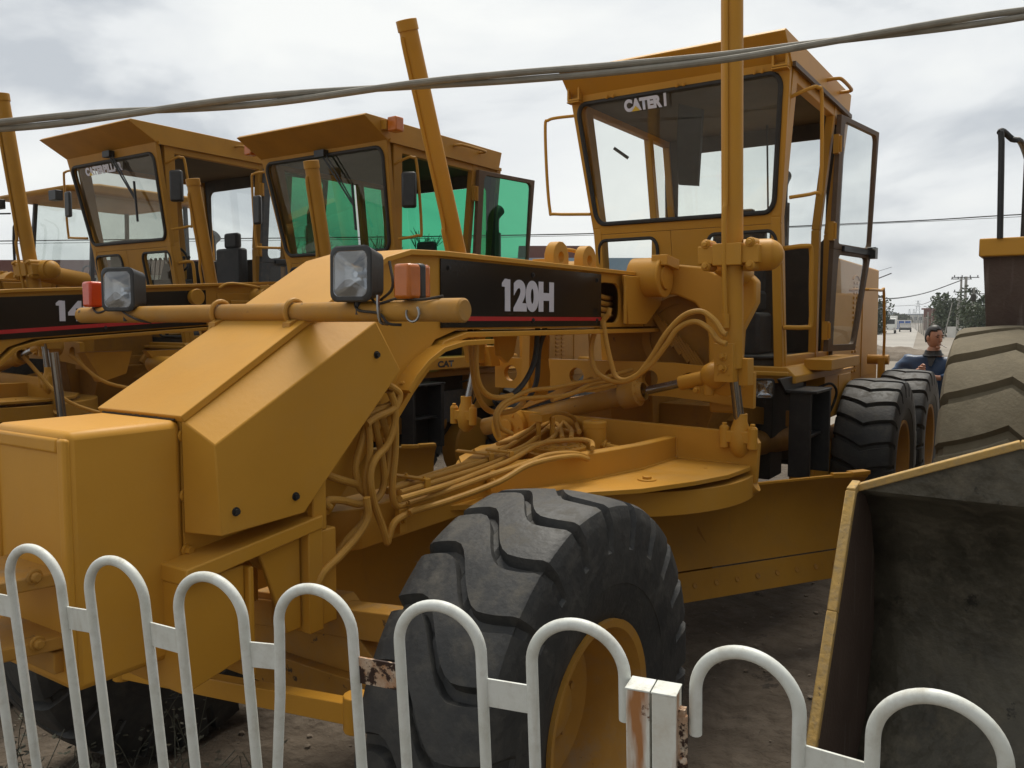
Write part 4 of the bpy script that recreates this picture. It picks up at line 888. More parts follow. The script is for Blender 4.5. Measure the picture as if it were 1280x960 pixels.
# weld beads along the drawbar and crank joints
b = MB()
def weld(p, q, n=40, r_=.0055):
    p, q = V(*p), V(*q); b.tube([p.lerp(q, k/n)+Vector((random.uniform(-1, 1), random.uniform(-1, 1), random.uniform(-1, 1)))*.0016 for k in range(n+1)], r_, 6)
weld((-1.31, .462, 1.125), (-1.70, .542, 1.125)); weld((-1.70, .542, 1.125), (-2.13, .552, 1.125)); weld((-2.118, .56, 1.125), (-2.118, .90, 1.125)); weld((-2.118, .552, 1.125), (-2.118, .552, 1.235), 14)
weld((-2.10, .238, 1.86), (-2.10, .238, 2.12), 30, .010); weld((-1.0, .335, 1.115), (-1.31, .462, 1.123))
b.build('weld_bead', ylA, gA)
b = MB(); b.tube([(.712, -.19+.0095*k, 1.5935+random.uniform(-.0012, .0012)) for k in range(40)], .0028, 5); b.build('seam', M['dark'], gA)
b = MB(); b.obox((-1.62, -.02, 1.36), (.05, 0, 0), (0, .04, 0), (0, 0, .02)); b.cyl((-1.60, -.02, 1.22), (-1.60, -.02, 1.36), .014, seg=8); b.cyl((-1.66, .03, 1.22), (-1.66, .03, 1.36), .014, seg=8); b.build('hose_fitting', ylA, gA, .003)

# under-beam brackets hanging from the nearest beam
b = MB()
b.prism([(-1.28, -.1, 1.83), (-1.48, -.1, 1.83), (-1.44, -.1, 1.70), (-1.38, -.1, 1.66), (-1.31, -.1, 1.70)], V(0, .03, 0)); b.prism([(-1.10, -.15, 1.83), (-1.26, -.15, 1.83), (-1.24, -.15, 1.68), (-1.12, -.15, 1.68)], V(0, .03, 0))
b.prism([(-1.80, -.25, 1.83), (-1.98, -.25, 1.83), (-2.02, -.25, 1.5), (-1.96, -.25, 1.42), (-1.84, -.25, 1.42), (-1.78, -.25, 1.5)], V(0, .05, 0)); b.lathe((-1.9, -.20, 1.56), (0, 1, 0), [(0, .10), (.012, .10), (.012, 0)], 24)
b.build('swing_bracket', ylA, gA, .003)

# ------------------------------------------------------------------ light bar on the nearest grader
b = MB(); b.cyl((.225, .855, 1.908), (.225, -1.16, 1.90), .0325, seg=28); b.lathe((.225, .78, 1.908), (0, 1, 0), [(0, .0325), (.002, .036), (.078, .036), (.084, .030), (.084, 0)], 28)
lb = b.build('light_bar', M['yellow_dusty'], gA)
for y_ in (.148, -.24):
    b = MB(); b.tube([(.225+.042*math.cos(t), y_, 1.905+.042*math.sin(t)) for t in [2*PI*k/20 for k in range(20)]], .0085, 8, closed=True)
    b.tube([(.26, y_+.01, 1.875), (.285, y_+.012, 1.84), (.275, y_+.012, 1.825)], .008, 8, 3); b.prism([(.20, y_, 1.90), (.28, y_, 1.87), (.28, y_, 1.835), (.20, y_, 1.87)], V(0, .035, 0)); b.build('pipe_clamp', M['hose'], lb)
hl = work_light(gA, V(.27, .465, 2.022), V(1, .08, .02), .078, name='headlight'); hl2 = work_light(gA, V(.27, -.80, 2.00), V(1, .25, .0), .078, name='headlight')
def indicator(c, sgn, n):
    b = MB(); b.obox(c, V(.052, 0, 0), V(0, .032, 0), V(0, 0, .052)); o = b.build('indicator_lamp', M['orange'] if sgn > 0 else M['orange_red'], gA, .010)
    b = MB(); b.obox(c+V(-.012, .0, 0), V(.018, 0, 0), V(0, .034, 0), V(0, 0, .054)); b.build('lamp_band', M['black'], o, .01)
    b = MB(); b.cyl(c+V(0, 0, -.06), c+V(0, 0, -.085), .018, seg=10); b.obox(c+V(0, -.02, -.085), V(.03, 0, 0), V(0, .08, 0), V(0, 0, .003)); b.build('lamp_stalk', M['dark'], o)
indicator(V(.225, .665, 1.995), 1, 0); indicator(V(.225, -1.035, 1.985), -1, 1)
b = MB()
for p in ([(.23, .50, 1.95), (.25, .55, 1.93), (.24, .62, 1.945), (.25, .72, 1.94), (.22, .78, 1.95)], [(.24, .44, 1.94), (.265, .48, 1.91), (.26, .56, 1.90), (.262, .60, 1.87), (.235, .63, 1.865)], [(.22, .53, 1.94), (.24, .60, 1.98), (.22, .57, 2.06)], [(.25, -.84, 1.94), (.27, -.78, 1.91), (.26, -.70, 1.88), (.23, -.66, 1.87)], [(.24, -.9, 1.93), (.26, -.98, 1.91), (.24, -1.05, 1.93)]): b.tube(p, .0045, 6, 5)
b.obox((.24, .44, 1.942), (.02, 0, 0), (0, .035, 0), (0, 0, .006)); b.build('lamp_wiring', M['dark'], gA)
b = MB(); b.tube([(.265+.0*t, .70+.025*math.cos(t), 1.90+.025*math.sin(t)) for t in [PI*k/8 for k in range(-9, 3)]], .004, 6); b.tube([(.262, .56, 1.955), (.268, .565, 1.92), (.264, .57, 1.875), (.24, .58, 1.868)], .006, 6, 3); b.build('wire_ring', M['chrome'], gA)

# parts only the middle grader shows
b = MB()
b.prism([(-3.52, .935, 1.535), (-5.05, .935, 1.535), (-5.05, .935, 1.625), (-3.52, .935, 1.64)], V(0, .015, 0)); b.box(-5.05, -3.5, .79, .94, 1.605, 1.635); sp = b.build('side_step_plate', M['yellow'], gB, .003)
text('step_lettering', 'CAT', (-3.744, .951, 1.552), (-1, 0, 0), (0, 0, 1), .06, .235, M['black_letter'], sp, .002, .05)
text('step_lettering', 'HP-165', (-4.49, .951, 1.552), (-1, 0, 0), (0, 0, 1), .055, .36, M['black_letter'], sp, .002, .02)
b = MB(); b.bar((-4.75, .6, 1.45), (-5.0, .85, .95), .06, .03); b.box(-4.5, -4.1, .3, .7, 1.0, 1.3); b.prism([(-3.7, .3, 1.4), (-4.4, .3, 1.4), (-4.3, .3, 1.0), (-3.9, .3, .95)], V(0, .05, 0)); b.build('grey_strut', M['greyframe'], gB, .003)
for pp in ([(-3.6, .5, 1.35), (-3.9, .55, 1.1), (-4.2, .5, 1.05), (-4.5, .5, 1.3)], [(-2.0, .2, 1.7), (-2.4, .45, 1.45), (-2.9, .5, 1.5), (-3.2, .4, 1.6)], [(-1.9, .2, 1.7), (-2.3, .55, 1.40), (-2.9, .6, 1.42), (-3.3, .4, 1.5)], [(-2.0, .3, 1.75), (-2.5, .6, 1.65), (-3.0, .65, 1.62), (-3.3, .5, 1.6)],
           [(-2.3, .35, 1.78), (-2.5, .6, 1.6), (-2.45, .72, 1.35), (-2.2, .7, 1.25)], [(-2.32, .35, 1.80), (-2.56, .66, 1.66), (-2.55, .80, 1.35), (-2.2, .8, 1.2)], [(-4.9, .5, 1.4), (-4.7, .6, 1.1), (-4.95, .62, 1.0), (-5.2, .5, 1.2)], [(-.9, .1, 1.75), (-1.1, .2, 1.55), (-1.5, .2, 1.5), (-1.9, .1, 1.7)], [(-.6, .1, 1.75), (-.8, .25, 1.45), (-1.2, .3, 1.3), (-1.5, .2, 1.25)]):
    b = MB(); b.tube(pp, .013, 8, 6); b.build('hose', M['hose'], gB)
b = MB(); b.cyl((-.62, .44, 1.78), (-.66, .44, 1.30), .026, seg=16); b.build('piston_rod', M['chrome'], gB)
b = MB(); b.prism([(-1.0, .0, 1.76), (-1.35, .0, 1.76), (-1.30, .0, 1.60), (-1.12, .0, 1.55)], V(0, .1, 0)); b.cyl((-1.5, .1, 1.66), (-1.5, .34, 1.66), .06, seg=16); b.prism([(-1.42, .1, 1.76), (-1.9, .1, 1.76), (-1.8, .1, 1.6), (-1.55, .1, 1.6)], V(0, .06, 0)); b.build('swing_bracket', ylB, gB, .004)
b = MB(); b.prism([(-1.6, .1, 1.62), (-3.1, -.4, 1.55), (-3.1, -.4, 1.2), (-2.2, -.1, 1.15)], V(.0, .03, 0)); b.box(-2.9, -2.82, -.1, .1, .9, 1.7); b.box(-2.88, -2.8, .12, .5, .75, 1.68); b.bar((-2.75, .3, 1.68), (-3.6, .52, 1.15), .12, .14); b.build('frame_plate', M['yellow_dusty'], gB, .004)

# ------------------------------------------------------------------ wheel loader on the right
ld = thing('wheel_loader', (-3.4, 3.0, 0), 'wheel loader at the right edge with a mud-caked bucket, huge sandy tyre and black handrail', 'wheel loader')
def lw(x, y, z): return V(x+3.4, y-3.0, z)
prof = [(-.983, 1.256), (-.50, .51), (-.25, .10), (-.18, .03), (-.60, .0), (-1.05, .06), (-1.35, .30), (-1.46, .62), (-1.43, .92), (-1.32, 1.12), (-1.20, 1.22)]
b = MB()
Y0, Y1 = 1.70, 4.30
arc = prof[2:]+[(-1.06, 1.27)]
nY = 18
b2 = b.bm
rows = []
for j in range(nY+1):
    t = j/nY; y = Y0+(Y1-Y0)*t; row = []
    pk = 0
    for i, (x, z) in enumerate(arc): row.append(b2.verts.new(lw(x+.008*noise.noise(Vector((x*4, y*4, z*4))), y, z+.006*noise.noise(Vector((x*5, y*3, z*5+4))))))
    rows.append(row)
for j in range(nY):
    for i in range(len(arc)-1): b2.faces.new((rows[j][i], rows[j][i+1], rows[j+1][i+1], rows[j+1][i]))
# raised spill guard in the middle of the upper lip
sg = [(1.70, 1.262), (2.20, 1.462), (3.8, 1.462), (4.30, 1.262)]
b.prism([lw(-1.06, y, z) for y, z in sg], V(-.022, 0, 0))
bk = b.build('bucket', M['bucket'], ld, ang=50)
so = bk.modifiers.new('solid', 'SOLIDIFY'); so.thickness = .02; so.offset = 0
for yy in (Y0, Y1):
    b = MB(); b.prism([lw(x, yy, z) for x, z in prof+[(-1.06, 1.27)]], V(0, .022 if yy == Y1 else -.022, 0)); b.build('bucket_side', M['bucket_rust'], bk)
b = MB()
edge = [(-.50+.02, .51), (-.983, 1.268)]
for yy in (Y0-.022, Y1):
    p0 = lw(-.18, yy+.011, .06); pts = [(-.18, .06), (-.25, .10), (-.50, .51), (-.745, .89), (-.985, 1.262)]
    for (xa, za), (xb, zb) in zip(pts, pts[1:]): b.bar(lw(xa, yy+.011, za), lw(xb, yy+.011, zb), .034, .034, (0, 1, 0))
    b.bar(lw(-.975, yy+.011, 1.262), lw(-1.07, yy+.011, 1.275), .034, .03, (0, 1, 0))
for (ya, za), (yb, zb) in zip(sg, sg[1:]): b.bar(lw(-1.063, ya, za+.006), lw(-1.063, yb, zb+.006), .055, .026, (0, 0, 1))
b.build('bucket_rim', M['bucket_edge'], bk, .004)
for x, yy in ((-3.40, 2.09), (-3.40, 3.91), (-6.5, 2.09), (-6.5, 3.91)):
    w_ = wheel(ld, x+3.4, yy-3.0, .92, 1 if yy > 3 else -1, dusty=True, Rr=.93, w=.66, rim=.40, lugs=20, depth=.045, wave=.75, mode='vee', key='L', rot=.11)
b = MB(); b.box(-.05, -1.35, -1.14, -.45, 2.25, 2.355); b.box(-.05, -1.35, .45, 1.14, 2.25, 2.355); b.build('fender', M['yellow'], ld, .008)
b = MB(); b.prism([(-.10, -1.12, 2.248), (-.10, -1.09, 1.83), (-.10, -.60, 1.83), (-.10, -.55, 2.248)], V(-.03, 0, 0)); b.box(-.3, -1.3, -.42, -.38, 1.2, 2.24); b.box(-.3, -1.3, .38, .42, 1.2, 2.24); b.build('fender_liner', M['bucket_rust'], ld)
b = MB(); b.tube([(-.04, -1.035, 2.35), (-.06, -1.05, 2.9), (-.06, -1.06, 2.955), (-.09, -1.045, 2.965), (-.12, -1.0, 2.92), (-.13, -.96, 2.905), (-.7, -.95, 2.90), (-.75, -.95, 2.86), (-.75, -.95, 2.35)], .017, 10, 3); b.build('handrail', M['black'], ld)
b = MB(); b.prism([(-.2, -.38, .7), (-.2, .38, .7), (-.2, .38, 2.1), (-.2, -.38, 2.1)], V(-1.5, 0, 0)); b.prism([(-2.0, -.8, .9), (-2.0, .8, .9), (-2.0, .8, 2.2), (-2.0, -.8, 2.2)], V(-3.2, 0, 0)); b.build('body', M['yellow_old'], ld, .03)
b = MB()
for s in (1, -1): b.prism([(2.0, s*.55, .55), (1.9, s*.55, .85), (.3, s*.55, 2.0), (-.5, s*.55, 2.05), (-.5, s*.55, 1.75), (.2, s*.55, 1.6)], V(0, s*.09, 0))
b.cyl((1.95, -.6, .70), (1.95, .6, .70), .07); b.build('lift_arm', M['yellow_old'], ld, .01)
def loader_cab(g, x0, x1, y, z0, z1, roofy, mat):
    b = MB()
    for xx in (x0, x1):
        for s in (1, -1): b.bar((xx, s*y, z0), (xx-.1*(xx == x0), s*(y-.05), z1), .05, .05, (1, 0, 0))
    b.build('cab_frame', M['greyframe'], g, .004)
    for nm, q in (('front_window', [(x0, -y, z0), (x0, y, z0), (x0-.1, y-.05, z1), (x0-.1, -y+.05, z1)]), ('side_window', [(x0, y, z0), (x1, y, z0), (x1, y-.05, z1), (x0-.1, y-.05, z1)]), ('side_window', [(x0, -y, z0), (x1, -y, z0), (x1, -y+.05, z1), (x0-.1, -y+.05, z1)]), ('rear_window', [(x1, -y, z0), (x1, y, z0), (x1, y-.05, z1), (x1, -y+.05, z1)])):
        p = MB(); p.face(q); p.build(nm, M['glass'], g, recalc=False)
    b = MB(); b.prism([(x0+.30, -y-.12, z1), (x0+.34, -y-.12, z1+.07), (x0-.1, -y-.1, z1+.14), (x1-.1, -y-.1, z1+.14), (x1-.15, -y-.1, z1)], V(0, 2*y+.22, 0)); b.build('roof', mat, g, .03)
    b = MB(); b.box(x0-.9, x0-1.1, -.25, .25, z0+.1, z0+.8); b.tube([V(x0-.45+.05*math.cos(t), .19*math.sin(t), z0+.25+.15*math.cos(t)) for t in [2*PI*k/20 for k in range(20)]], .015, 6, closed=True); b.bar((x0-.2, 0, z0-.3), (x0-.45, 0, z0+.25), .12, .12, (1, 0, 0)); b.build('driver_seat', M['seat'], g, .02)
loader_cab(ld, -2.1, -3.5, .72, 2.2, 3.3, .9, M['yellow_old'])

# ------------------------------------------------------------------ wheel loader far left behind the graders
l2 = thing('wheel_loader', (-4.0, -9.4, 0), 'wheel loader behind the farthest grader, its glass cab and curved roof showing', 'wheel loader')
for x in (.9, -2.2):
    for s in (1, -1): wheel(l2, x, s*.95, .85, s, Rr=.85, w=.55, rim=.36, lugs=20, depth=.04, wave=.7, mode='vee', key='L2')
b = MB(); b.box(1.3, -.2, -.55, .55, .7, 1.9); b.prism([(-.4, -.8, 1.0), (-.4, .8, 1.0), (-.4, .8, 2.35), (-.4, -.8, 2.35)], V(-1.6, 0, 0)); b.prism([(-1.9, -.6, 1.0), (-1.9, .6, 1.0), (-1.9, .6, 2.3), (-1.9, -.6, 2.4)], V(-1.7, 0, 0)); b.build('body', M['yellow_old'], l2, .03)
loader_cab(l2, -.05, -1.55, .80, 2.25, 3.55, .9, M['yellow_old'])
b = MB(); b.tube([(-2.1, .55, 2.35), (-2.1, .55, 2.95), (-2.12, .55, 3.1), (-2.22, .55, 3.2)], .10, 18, 4); b.build('exhaust_stack', M['greyframe'], l2)
b = MB(); b.tube([(.1, -.95, 3.4), (.35, -1.05, 3.35), (.38, -1.05, 3.1)], .012, 6, 3); b.obox((.38, -1.05, 2.95), (.02, 0, 0), (0, .09, 0), (0, 0, .18)); b.tube([(.02, -.85, 2.3), (.1, -.88, 2.5), (.1, -.88, 3.2), (.0, -.84, 3.3)], .02, 8, 3); b.build('mirror', M['black'], l2)
b = MB()
for y_ in (-.75, .75): b.box(.30, .40, y_-.09, y_+.09, 3.42, 3.55)
b.build('roof_lamp', M['black'], l2, .01)
b = MB()
for s in (1, -1): b.prism([(3.1, s*.4, .5), (3.0, s*.4, .8), (1.5, s*.4, 1.9), (.3, s*.4, 2.0), (.3, s*.4, 1.7), (1.2, s*.4, 1.5)], V(0, s*.09, 0))
b.build('lift_arm', M['yellow_old'], l2, .01)
b = MB(); b.prism([(3.0, -1.2, .1), (4.0, -1.2, .05), (3.4, -1.2, 1.2), (3.0, -1.2, 1.0)], V(0, 2.4, 0)); b.build('bucket', M['bucket'], l2, .02)

# ------------------------------------------------------------------ white railing
HC = [(1.224, .384), (1.175, .628), (1.134, .894), (1.069, 1.127), (1.010, 1.387), (.951, 1.641)]
HC2 = [(.913, 1.921), (.916, 2.19), (.91, 2.46), (.905, 2.73)]
HC = [(1.27, .135)]+HC
ZT = 1.375; LEAN = Vector((-.97, -.21, 0))*.095
def at(p, z): return Vector((p[0], p[1], z))+LEAN*(ZT-z)
def panel_(pts, label, post_side, rust):
    r = thing('railing_panel', at(pts[len(pts)//2], 0)*1.0, label, 'railing', 'panels of the white railing')
    org = r.location.copy()
    n = len(pts)
    legs = []
    for i, c in enumerate(pts):
        a = Vector((*pts[max(0, i-1)], 0)); z_ = Vector((*pts[min(n-1, i+1)], 0)); d = (z_-a).normalized(); hw_ = .0825
        short_l = (post_side < 0 and i == 0); short_r = (post_side > 0 and i == n-1)
        bend = .012 if (i == 4 and post_side > 0) else 0
        L_ = lambda s, z: at(c, z)+d*s*hw_-org
        zl = 1.205 if short_l else .06; zr = 1.205 if short_r else .06
        P = [L_(-1, zl)]
        if not short_l: P += [L_(-1, .6), L_(-1, .95)+d*(-bend*3), L_(-1, 1.13)+d*(-bend)]
        P += [L_(-1, ZT-.10)]
        for k in range(29):
            t = PI-PI*k/28; P.append(at(c, ZT-.0925+.0825*math.sin(t)*1.0)+d*hw_*math.cos(t)-org)
        P += [L_(1, ZT-.10)]
        if not short_r: P += [L_(1, .9), L_(1, .5)]
        P.append(L_(1, zr))
        b = MB(); b.tube(P, .0106, 14); b.build('hoop', M['white'], r)
        legs.append((L_(-1, 1.2), L_(1, 1.2), c, d))
    for i in range(n-1):
        p = legs[i][1]; q = legs[i+1][0]; u_ = Vector((0, 0, 1))*1.0-LEAN
        b = MB()
        m_ = (p+q)/2; dd_ = (q-p); nn = dd_.normalized().cross(Vector((0, 0, 1))); b.obox(m_+Vector((0, 0, .012)), dd_/2-dd_.normalized()*.008, nn*.0025, u_.normalized()*.027)
        b.build('connector_plate', M['rusty'] if i == rust else M['white'], r, .0008, label='rust-eaten connector plate' if i == rust else None)
        b = MB(); p2 = at(pts[i], .12)+legs[i][3]*.0825-org; q2 = at(pts[i+1], .12)-legs[i+1][3]*.0825-org
        b.bar(p2, q2, .02, .03); b.build('bottom_rail', M['white'], r)
    return r, org
rA, oA = panel_(HC, 'left panel of the white hooped railing, with one rust-eaten connector plate', 1, 4)
rB, oB = panel_(HC2, 'right panel of the white hooped railing, in front of the loader bucket', -1, -1)
mid = Vector((.937, 1.776, 0)); du = Vector((-.19, .98, 0)).normalized(); nn = Vector((.98, .19, 0))
for s, r, o_, rr_ in ((-1, rA, oA, 'p'), (1, rB, oB, 'p')):
    c = mid+du*s*.0215
    b = MB(); b.obox((at((c.x, c.y), 1.28)+at((c.x, c.y), 0))/2-o_, du*.0195, nn*.024, (at((0, 0), 1.28)-at((0, 0), 0))/2); b.build('square_post', M['white_rust'], r, .0015)
    b = MB(); b.obox(at((c.x, c.y), 1.2815)-o_, du*.0205, nn*.025, V(0, 0, .0015)); b.build('post_cap', M['white'], r, .0008)
b = MB(); q = mid+du*.050
b.tube([at((q.x, q.y), 1.24)-oB, at((q.x, q.y), 1.05)-oB], .006, 8); b.sphere(at((q.x, q.y), 1.165)-oB+nn*.012, .008, 10); b.obox(at((q.x, q.y), 1.20)-oB-du*.004, du*.006, nn*.008, V(0, 0, .05)); b.build('hinge', M['rusty'], rB)

# ------------------------------------------------------------------ twisted overhead cable close to the camera
CP = [(2.2, -3.6, 2.50), (1.35, -2.35, 2.56), (0.634, -1.290, 2.613), (0.272, -0.755, 2.672), (-0.039, -0.296, 2.724), (-0.368, 0.187, 2.783), (-0.574, 0.494, 2.812), (-0.780, 0.800, 2.842), (-1.022, 1.156, 2.886), (-1.230, 1.461, 2.940), (-1.457, 1.791, 2.998), (-1.682, 2.121, 3.055), (-1.9, 2.45, 3.11), (-2.6, 3.5, 3.3), (-3.6, 5.0, 3.6)]
cc = catmull(CP, 12)
tw = thing('overhead_cable', CP[6], 'pair of twisted grey cables strung across the view above the graders', 'cable')
for ph in (0, PI):
    P = []; acc = 0
    for i, p in enumerate(cc):
        if i: acc += (cc[i]-cc[i-1]).length
        t = (cc[min(i+1, len(cc)-1)]-cc[max(i-1, 0)]).normalized(); u_ = t.cross(V(0, 0, 1)).normalized(); w_ = u_.cross(t)
        a = acc*2.6+ph+.8*math.sin(acc*1.7); P.append(p+(u_*math.cos(a)+w_*math.sin(a))*.0135-V(*CP[6]))
    b = MB(); b.tube(P, .0130, 10); b.build('cable_strand', M['cable'], tw)

# ------------------------------------------------------------------ person behind the rear wheels
def skin_mesh(name, verts, edges, radii, mat, parent, sub=2, root=0, loc=None):
    me = bpy.data.meshes.new(name); me.from_pydata([Vector(v) for v in verts], edges, []); o = bpy.data.objects.new(name, me); COL.objects.link(o)
    md = o.modifiers.new('skin', 'SKIN'); md.branch_smoothing = .6; ss = o.modifiers.new('sub', 'SUBSURF'); ss.levels = sub; ss.render_levels = sub
    for i, r_ in enumerate(radii): 
        sv_ = me.skin_vertices[0].data[i]; sv_.radius = (r_, r_) if not isinstance(r_, tuple) else r_; sv_.use_root = (i == root)
    dg = bpy.context.evaluated_depsgraph_get(); m2 = bpy.data.meshes.new_from_object(o.evaluated_get(dg)); bpy.data.objects.remove(o)
    m2.name = name; m2.materials.clear(); m2.materials.append(mat); m2.shade_smooth()
    return m2
PX, PY = -8.42, 1.05
fdir = Vector((.965, -.05, 0)).normalized(); ldir = Vector((-fdir.y, fdir.x, 0))
per = thing('person', (PX, PY, 0), 'dark-haired man in a navy padded jacket standing behind the rear wheels, cigarette in mouth', 'person')
per.rotation_euler = (0, 0, math.atan2(fdir.y, fdir.x))
# local: x forward, y his left (right in the picture), z up
vb = [(0, 0, .95), (0, 0, 1.15), (0, 0, 1.36), (.01, 0, 1.48), (.03, .005, 1.62), (0, .22, 1.44), (.07, .36, 1.22), (.30, .08, 1.24), (.34, -.03, 1.27), (0, -.22, 1.42), (.06, -.35, 1.18), (.27, -.15, 1.28), (.33, -.06, 1.33),
      (0, .10, .90), (.02, .11, .50), (0, .12, .10), (.14, .13, .04), (0, -.10, .90), (.02, -.11, .50), (0, -.12, .10), (.14, -.13, .04)]
eb = [(0, 1), (1, 2), (2, 3), (3, 4), (2, 5), (5, 6), (6, 7), (7, 8), (2, 9), (9, 10), (10, 11), (11, 12), (0, 13), (13, 14), (14, 15), (15, 16), (0, 17), (17, 18), (18, 19), (19, 20)]
rb = [.13, .12, .12, .085, .075, .06, .042, .030, .036, .06, .042, .030, .038, .085, .055, .04, .035, .085, .055, .04, .035]
body = skin_mesh('body', vb, eb, rb, M['skin'], per)
bm = bmesh.new(); bm.from_mesh(body)
hr = Matrix.Rotation(R(52), 4, 'Z') @ Matrix.Rotation(R(6), 4, 'Y')    # head turned to his left, chin slightly down
HCN = Vector((.045, .005, 1.685))
def hp(x, y, z): return HCN + (hr @ Vector((x, y, z)))
def add_ell(bm, c, r3, seg=20):
    res = bmesh.ops.create_uvsphere(bm, u_segments=seg, v_segments=seg//2+2, radius=1)
    for v in res['verts']: v.co = hp(c[0]+v.co.x*r3[0], c[1]+v.co.y*r3[1], c[2]+v.co.z*r3[2])
    return res['verts']
vs = add_ell(bm, (0, 0, .0), (.098, .080, .128), 28)
for v in vs:      # jaw narrows towards the chin, flat cheeks
    l_ = hr.inverted() @ (v.co-HCN)
    if l_.z < -.02: k = 1-(-l_.z-.02)*2.2; l_.y *= k; l_.x = l_.x*(.9 if l_.x < 0 else 1.0)
    v.co = HCN+hr @ l_
add_ell(bm, (.098, 0, -.018), (.022, .014, .026), 10); add_ell(bm, (.106, 0, -.030), (.016, .018, .012), 10)       # nose
add_ell(bm, (.090, 0, -.066), (.014, .026, .007), 10); add_ell(bm, (.088, 0, -.078), (.014, .022, .008), 10)        # lips
add_ell(bm, (.078, 0, -.105), (.024, .026, .020), 10)                                                                # chin
for s in (1, -1): add_ell(bm, (.0, s*.083, -.01), (.022, .012, .032), 10)                                            # ears
for s in (1, -1): add_ell(bm, (.082, s*.034, .028), (.014, .024, .009), 8)                                           # brow ridges
# fist of the right hand and fingers of the left
def finger(bm_, pts, r_):
    f = MB(); f.tube(pts, r_, 8, 4); tmp = bpy.data.meshes.new('t'); f.bm.to_mesh(tmp); f.bm.free(); bm_.from_mesh(tmp); bpy.data.meshes.remove(tmp)
for k in range(4): finger(bm, [(.335, -.085+.0*k, 1.355-.022*k), (.375, -.065, 1.36-.022*k), (.375, -.035, 1.355-.022*k), (.345, -.025, 1.35-.022*k)], .0115)
finger(bm, [(.33, -.07, 1.36), (.355, -.045, 1.385), (.375, -.02, 1.375)], .012)
for k in range(4): finger(bm, [(.35, -.03, 1.29-.02*k), (.36, -.07, 1.295-.02*k), (.335, -.095, 1.29-.02*k)], .0105)
me = bpy.data.meshes.new('body'); bm.to_mesh(me); bm.free(); me.materials.append(M['skin']); me.shade_smooth()
bo = bpy.data.objects.new('body', me); COL.objects.link(bo); bo.parent = per
b = MB()
for s in (1, -1):
    for (x, z, a_, c_, m_) in ((.090, .012, .015, .006, 0),): 
        vs = bmesh.ops.create_uvsphere(b.bm, u_segments=10, v_segments=8, radius=1)['verts']
        for v in vs: v.co = hp(x+v.co.x*.006, s*.034+v.co.y*a_, z+v.co.z*c_)
    vs = bmesh.ops.create_uvsphere(b.bm, u_segments=10, v_segments=8, radius=1)['verts']
    for v in vs: v.co = hp(.0955+v.co.x*.006, s*.034+v.co.y*.021, .036+v.co.z*.0045)
b.build('eyes', M['hair'], bo)
b = MB(); vs = bmesh.ops.create_uvsphere(b.bm, u_segments=28, v_segments=18, radius=1)['verts']
kill = []
for v in vs:
    c = v.co.copy()
    n_ = noise.noise(c*4)*.05
    if (c.z < -.05 and c.x > -.2) or (c.x > .35 and c.z < .50+n_*2+.12*c.y) or (c.z < -.55): kill.append(v); continue
    v.co = hp(c.x*.104*(1+n_)-.004, c.y*.087*(1+n_), c.z*.137*(1+n_)+.004)
bmesh.ops.delete(b.bm, geom=kill, context='VERTS'); hb = b.build('hair', M['hair'], per, recalc=False); hb.modifiers.new('s', 'SOLIDIFY').thickness = .012
jk = skin_mesh('jacket', [(0, 0, .92), (0, 0, 1.15), (0, 0, 1.36), (.01, 0, 1.47), (.012, 0, 1.53), (0, .24, 1.44), (.07, .38, 1.22), (.27, .11, 1.24), (0, -.23, 1.42), (.06, -.37, 1.17), (.25, -.18, 1.26)],
               [(0, 1), (1, 2), (2, 3), (3, 4), (2, 5), (5, 6), (6, 7), (2, 8), (8, 9), (9, 10)], [(.19, .15), (.19, .155), (.19, .155), .11, .08, .105, .085, .062, .105, .085, .062], M['jacket'], per, 2)
for v in jk.vertices:      # quilted padding
    v.co += v.normal*(.010*math.sin(v.co.z*75+v.co.y*6)+.007*noise.noise(v.co*14))
jo = bpy.data.objects.new('jacket', jk); COL.objects.link(jo); jo.parent = per; jo.scale = (1.1, 1.12, 1.0)
b = MB(); b.lathe((.035, 0, 1.485), (.12, 0, 1), [(0, .10), (.02, .082), (.055, .074), (.055, .064), (.0, .07)], 24); b.build('collar', M['hair'], jo)
b = MB(); b.prism([(.085, -.05, 1.50), (.085, .05, 1.50), (.15, .012, 1.36), (.15, -.012, 1.36)], V(.012, 0, 0)); b.build('shirt_front', M['hair'], jo)
tr = skin_mesh('trousers', [(0, 0, .95), (0, .10, .90), (.02, .11, .50), (0, .12, .10), (0, -.10, .90), (.02, -.11, .50), (0, -.12, .10)], [(0, 1), (1, 2), (2, 3), (0, 4), (4, 5), (5, 6)], [.15, .11, .08, .07, .11, .08, .07], M['trousers'], per, 2)
to = bpy.data.objects.new('trousers', tr); COL.objects.link(to); to.parent = per
b = MB()
for s in (1, -1): b.obox((.06, s*.125, .045), (.14, 0, 0), (0, .05, 0), (0, 0, .045))
b.build('shoes', M['black'], per, .02)
mw = Matrix.Translation(per.location) @ Matrix.Rotation(per.rotation_euler.z, 4, 'Z')
ca, cb_ = mw @ hp(.098, .012, -.072), mw @ hp(.165, .03, -.095)
b = MB(); b.cyl(V(0, 0, 0), cb_-ca, .0055, seg=8); cg = b.build('cigarette', M['paper']); cg.location = ca; tag(cg, 'thin white cigarette between the lips of the man in the navy jacket', 'cigarette')

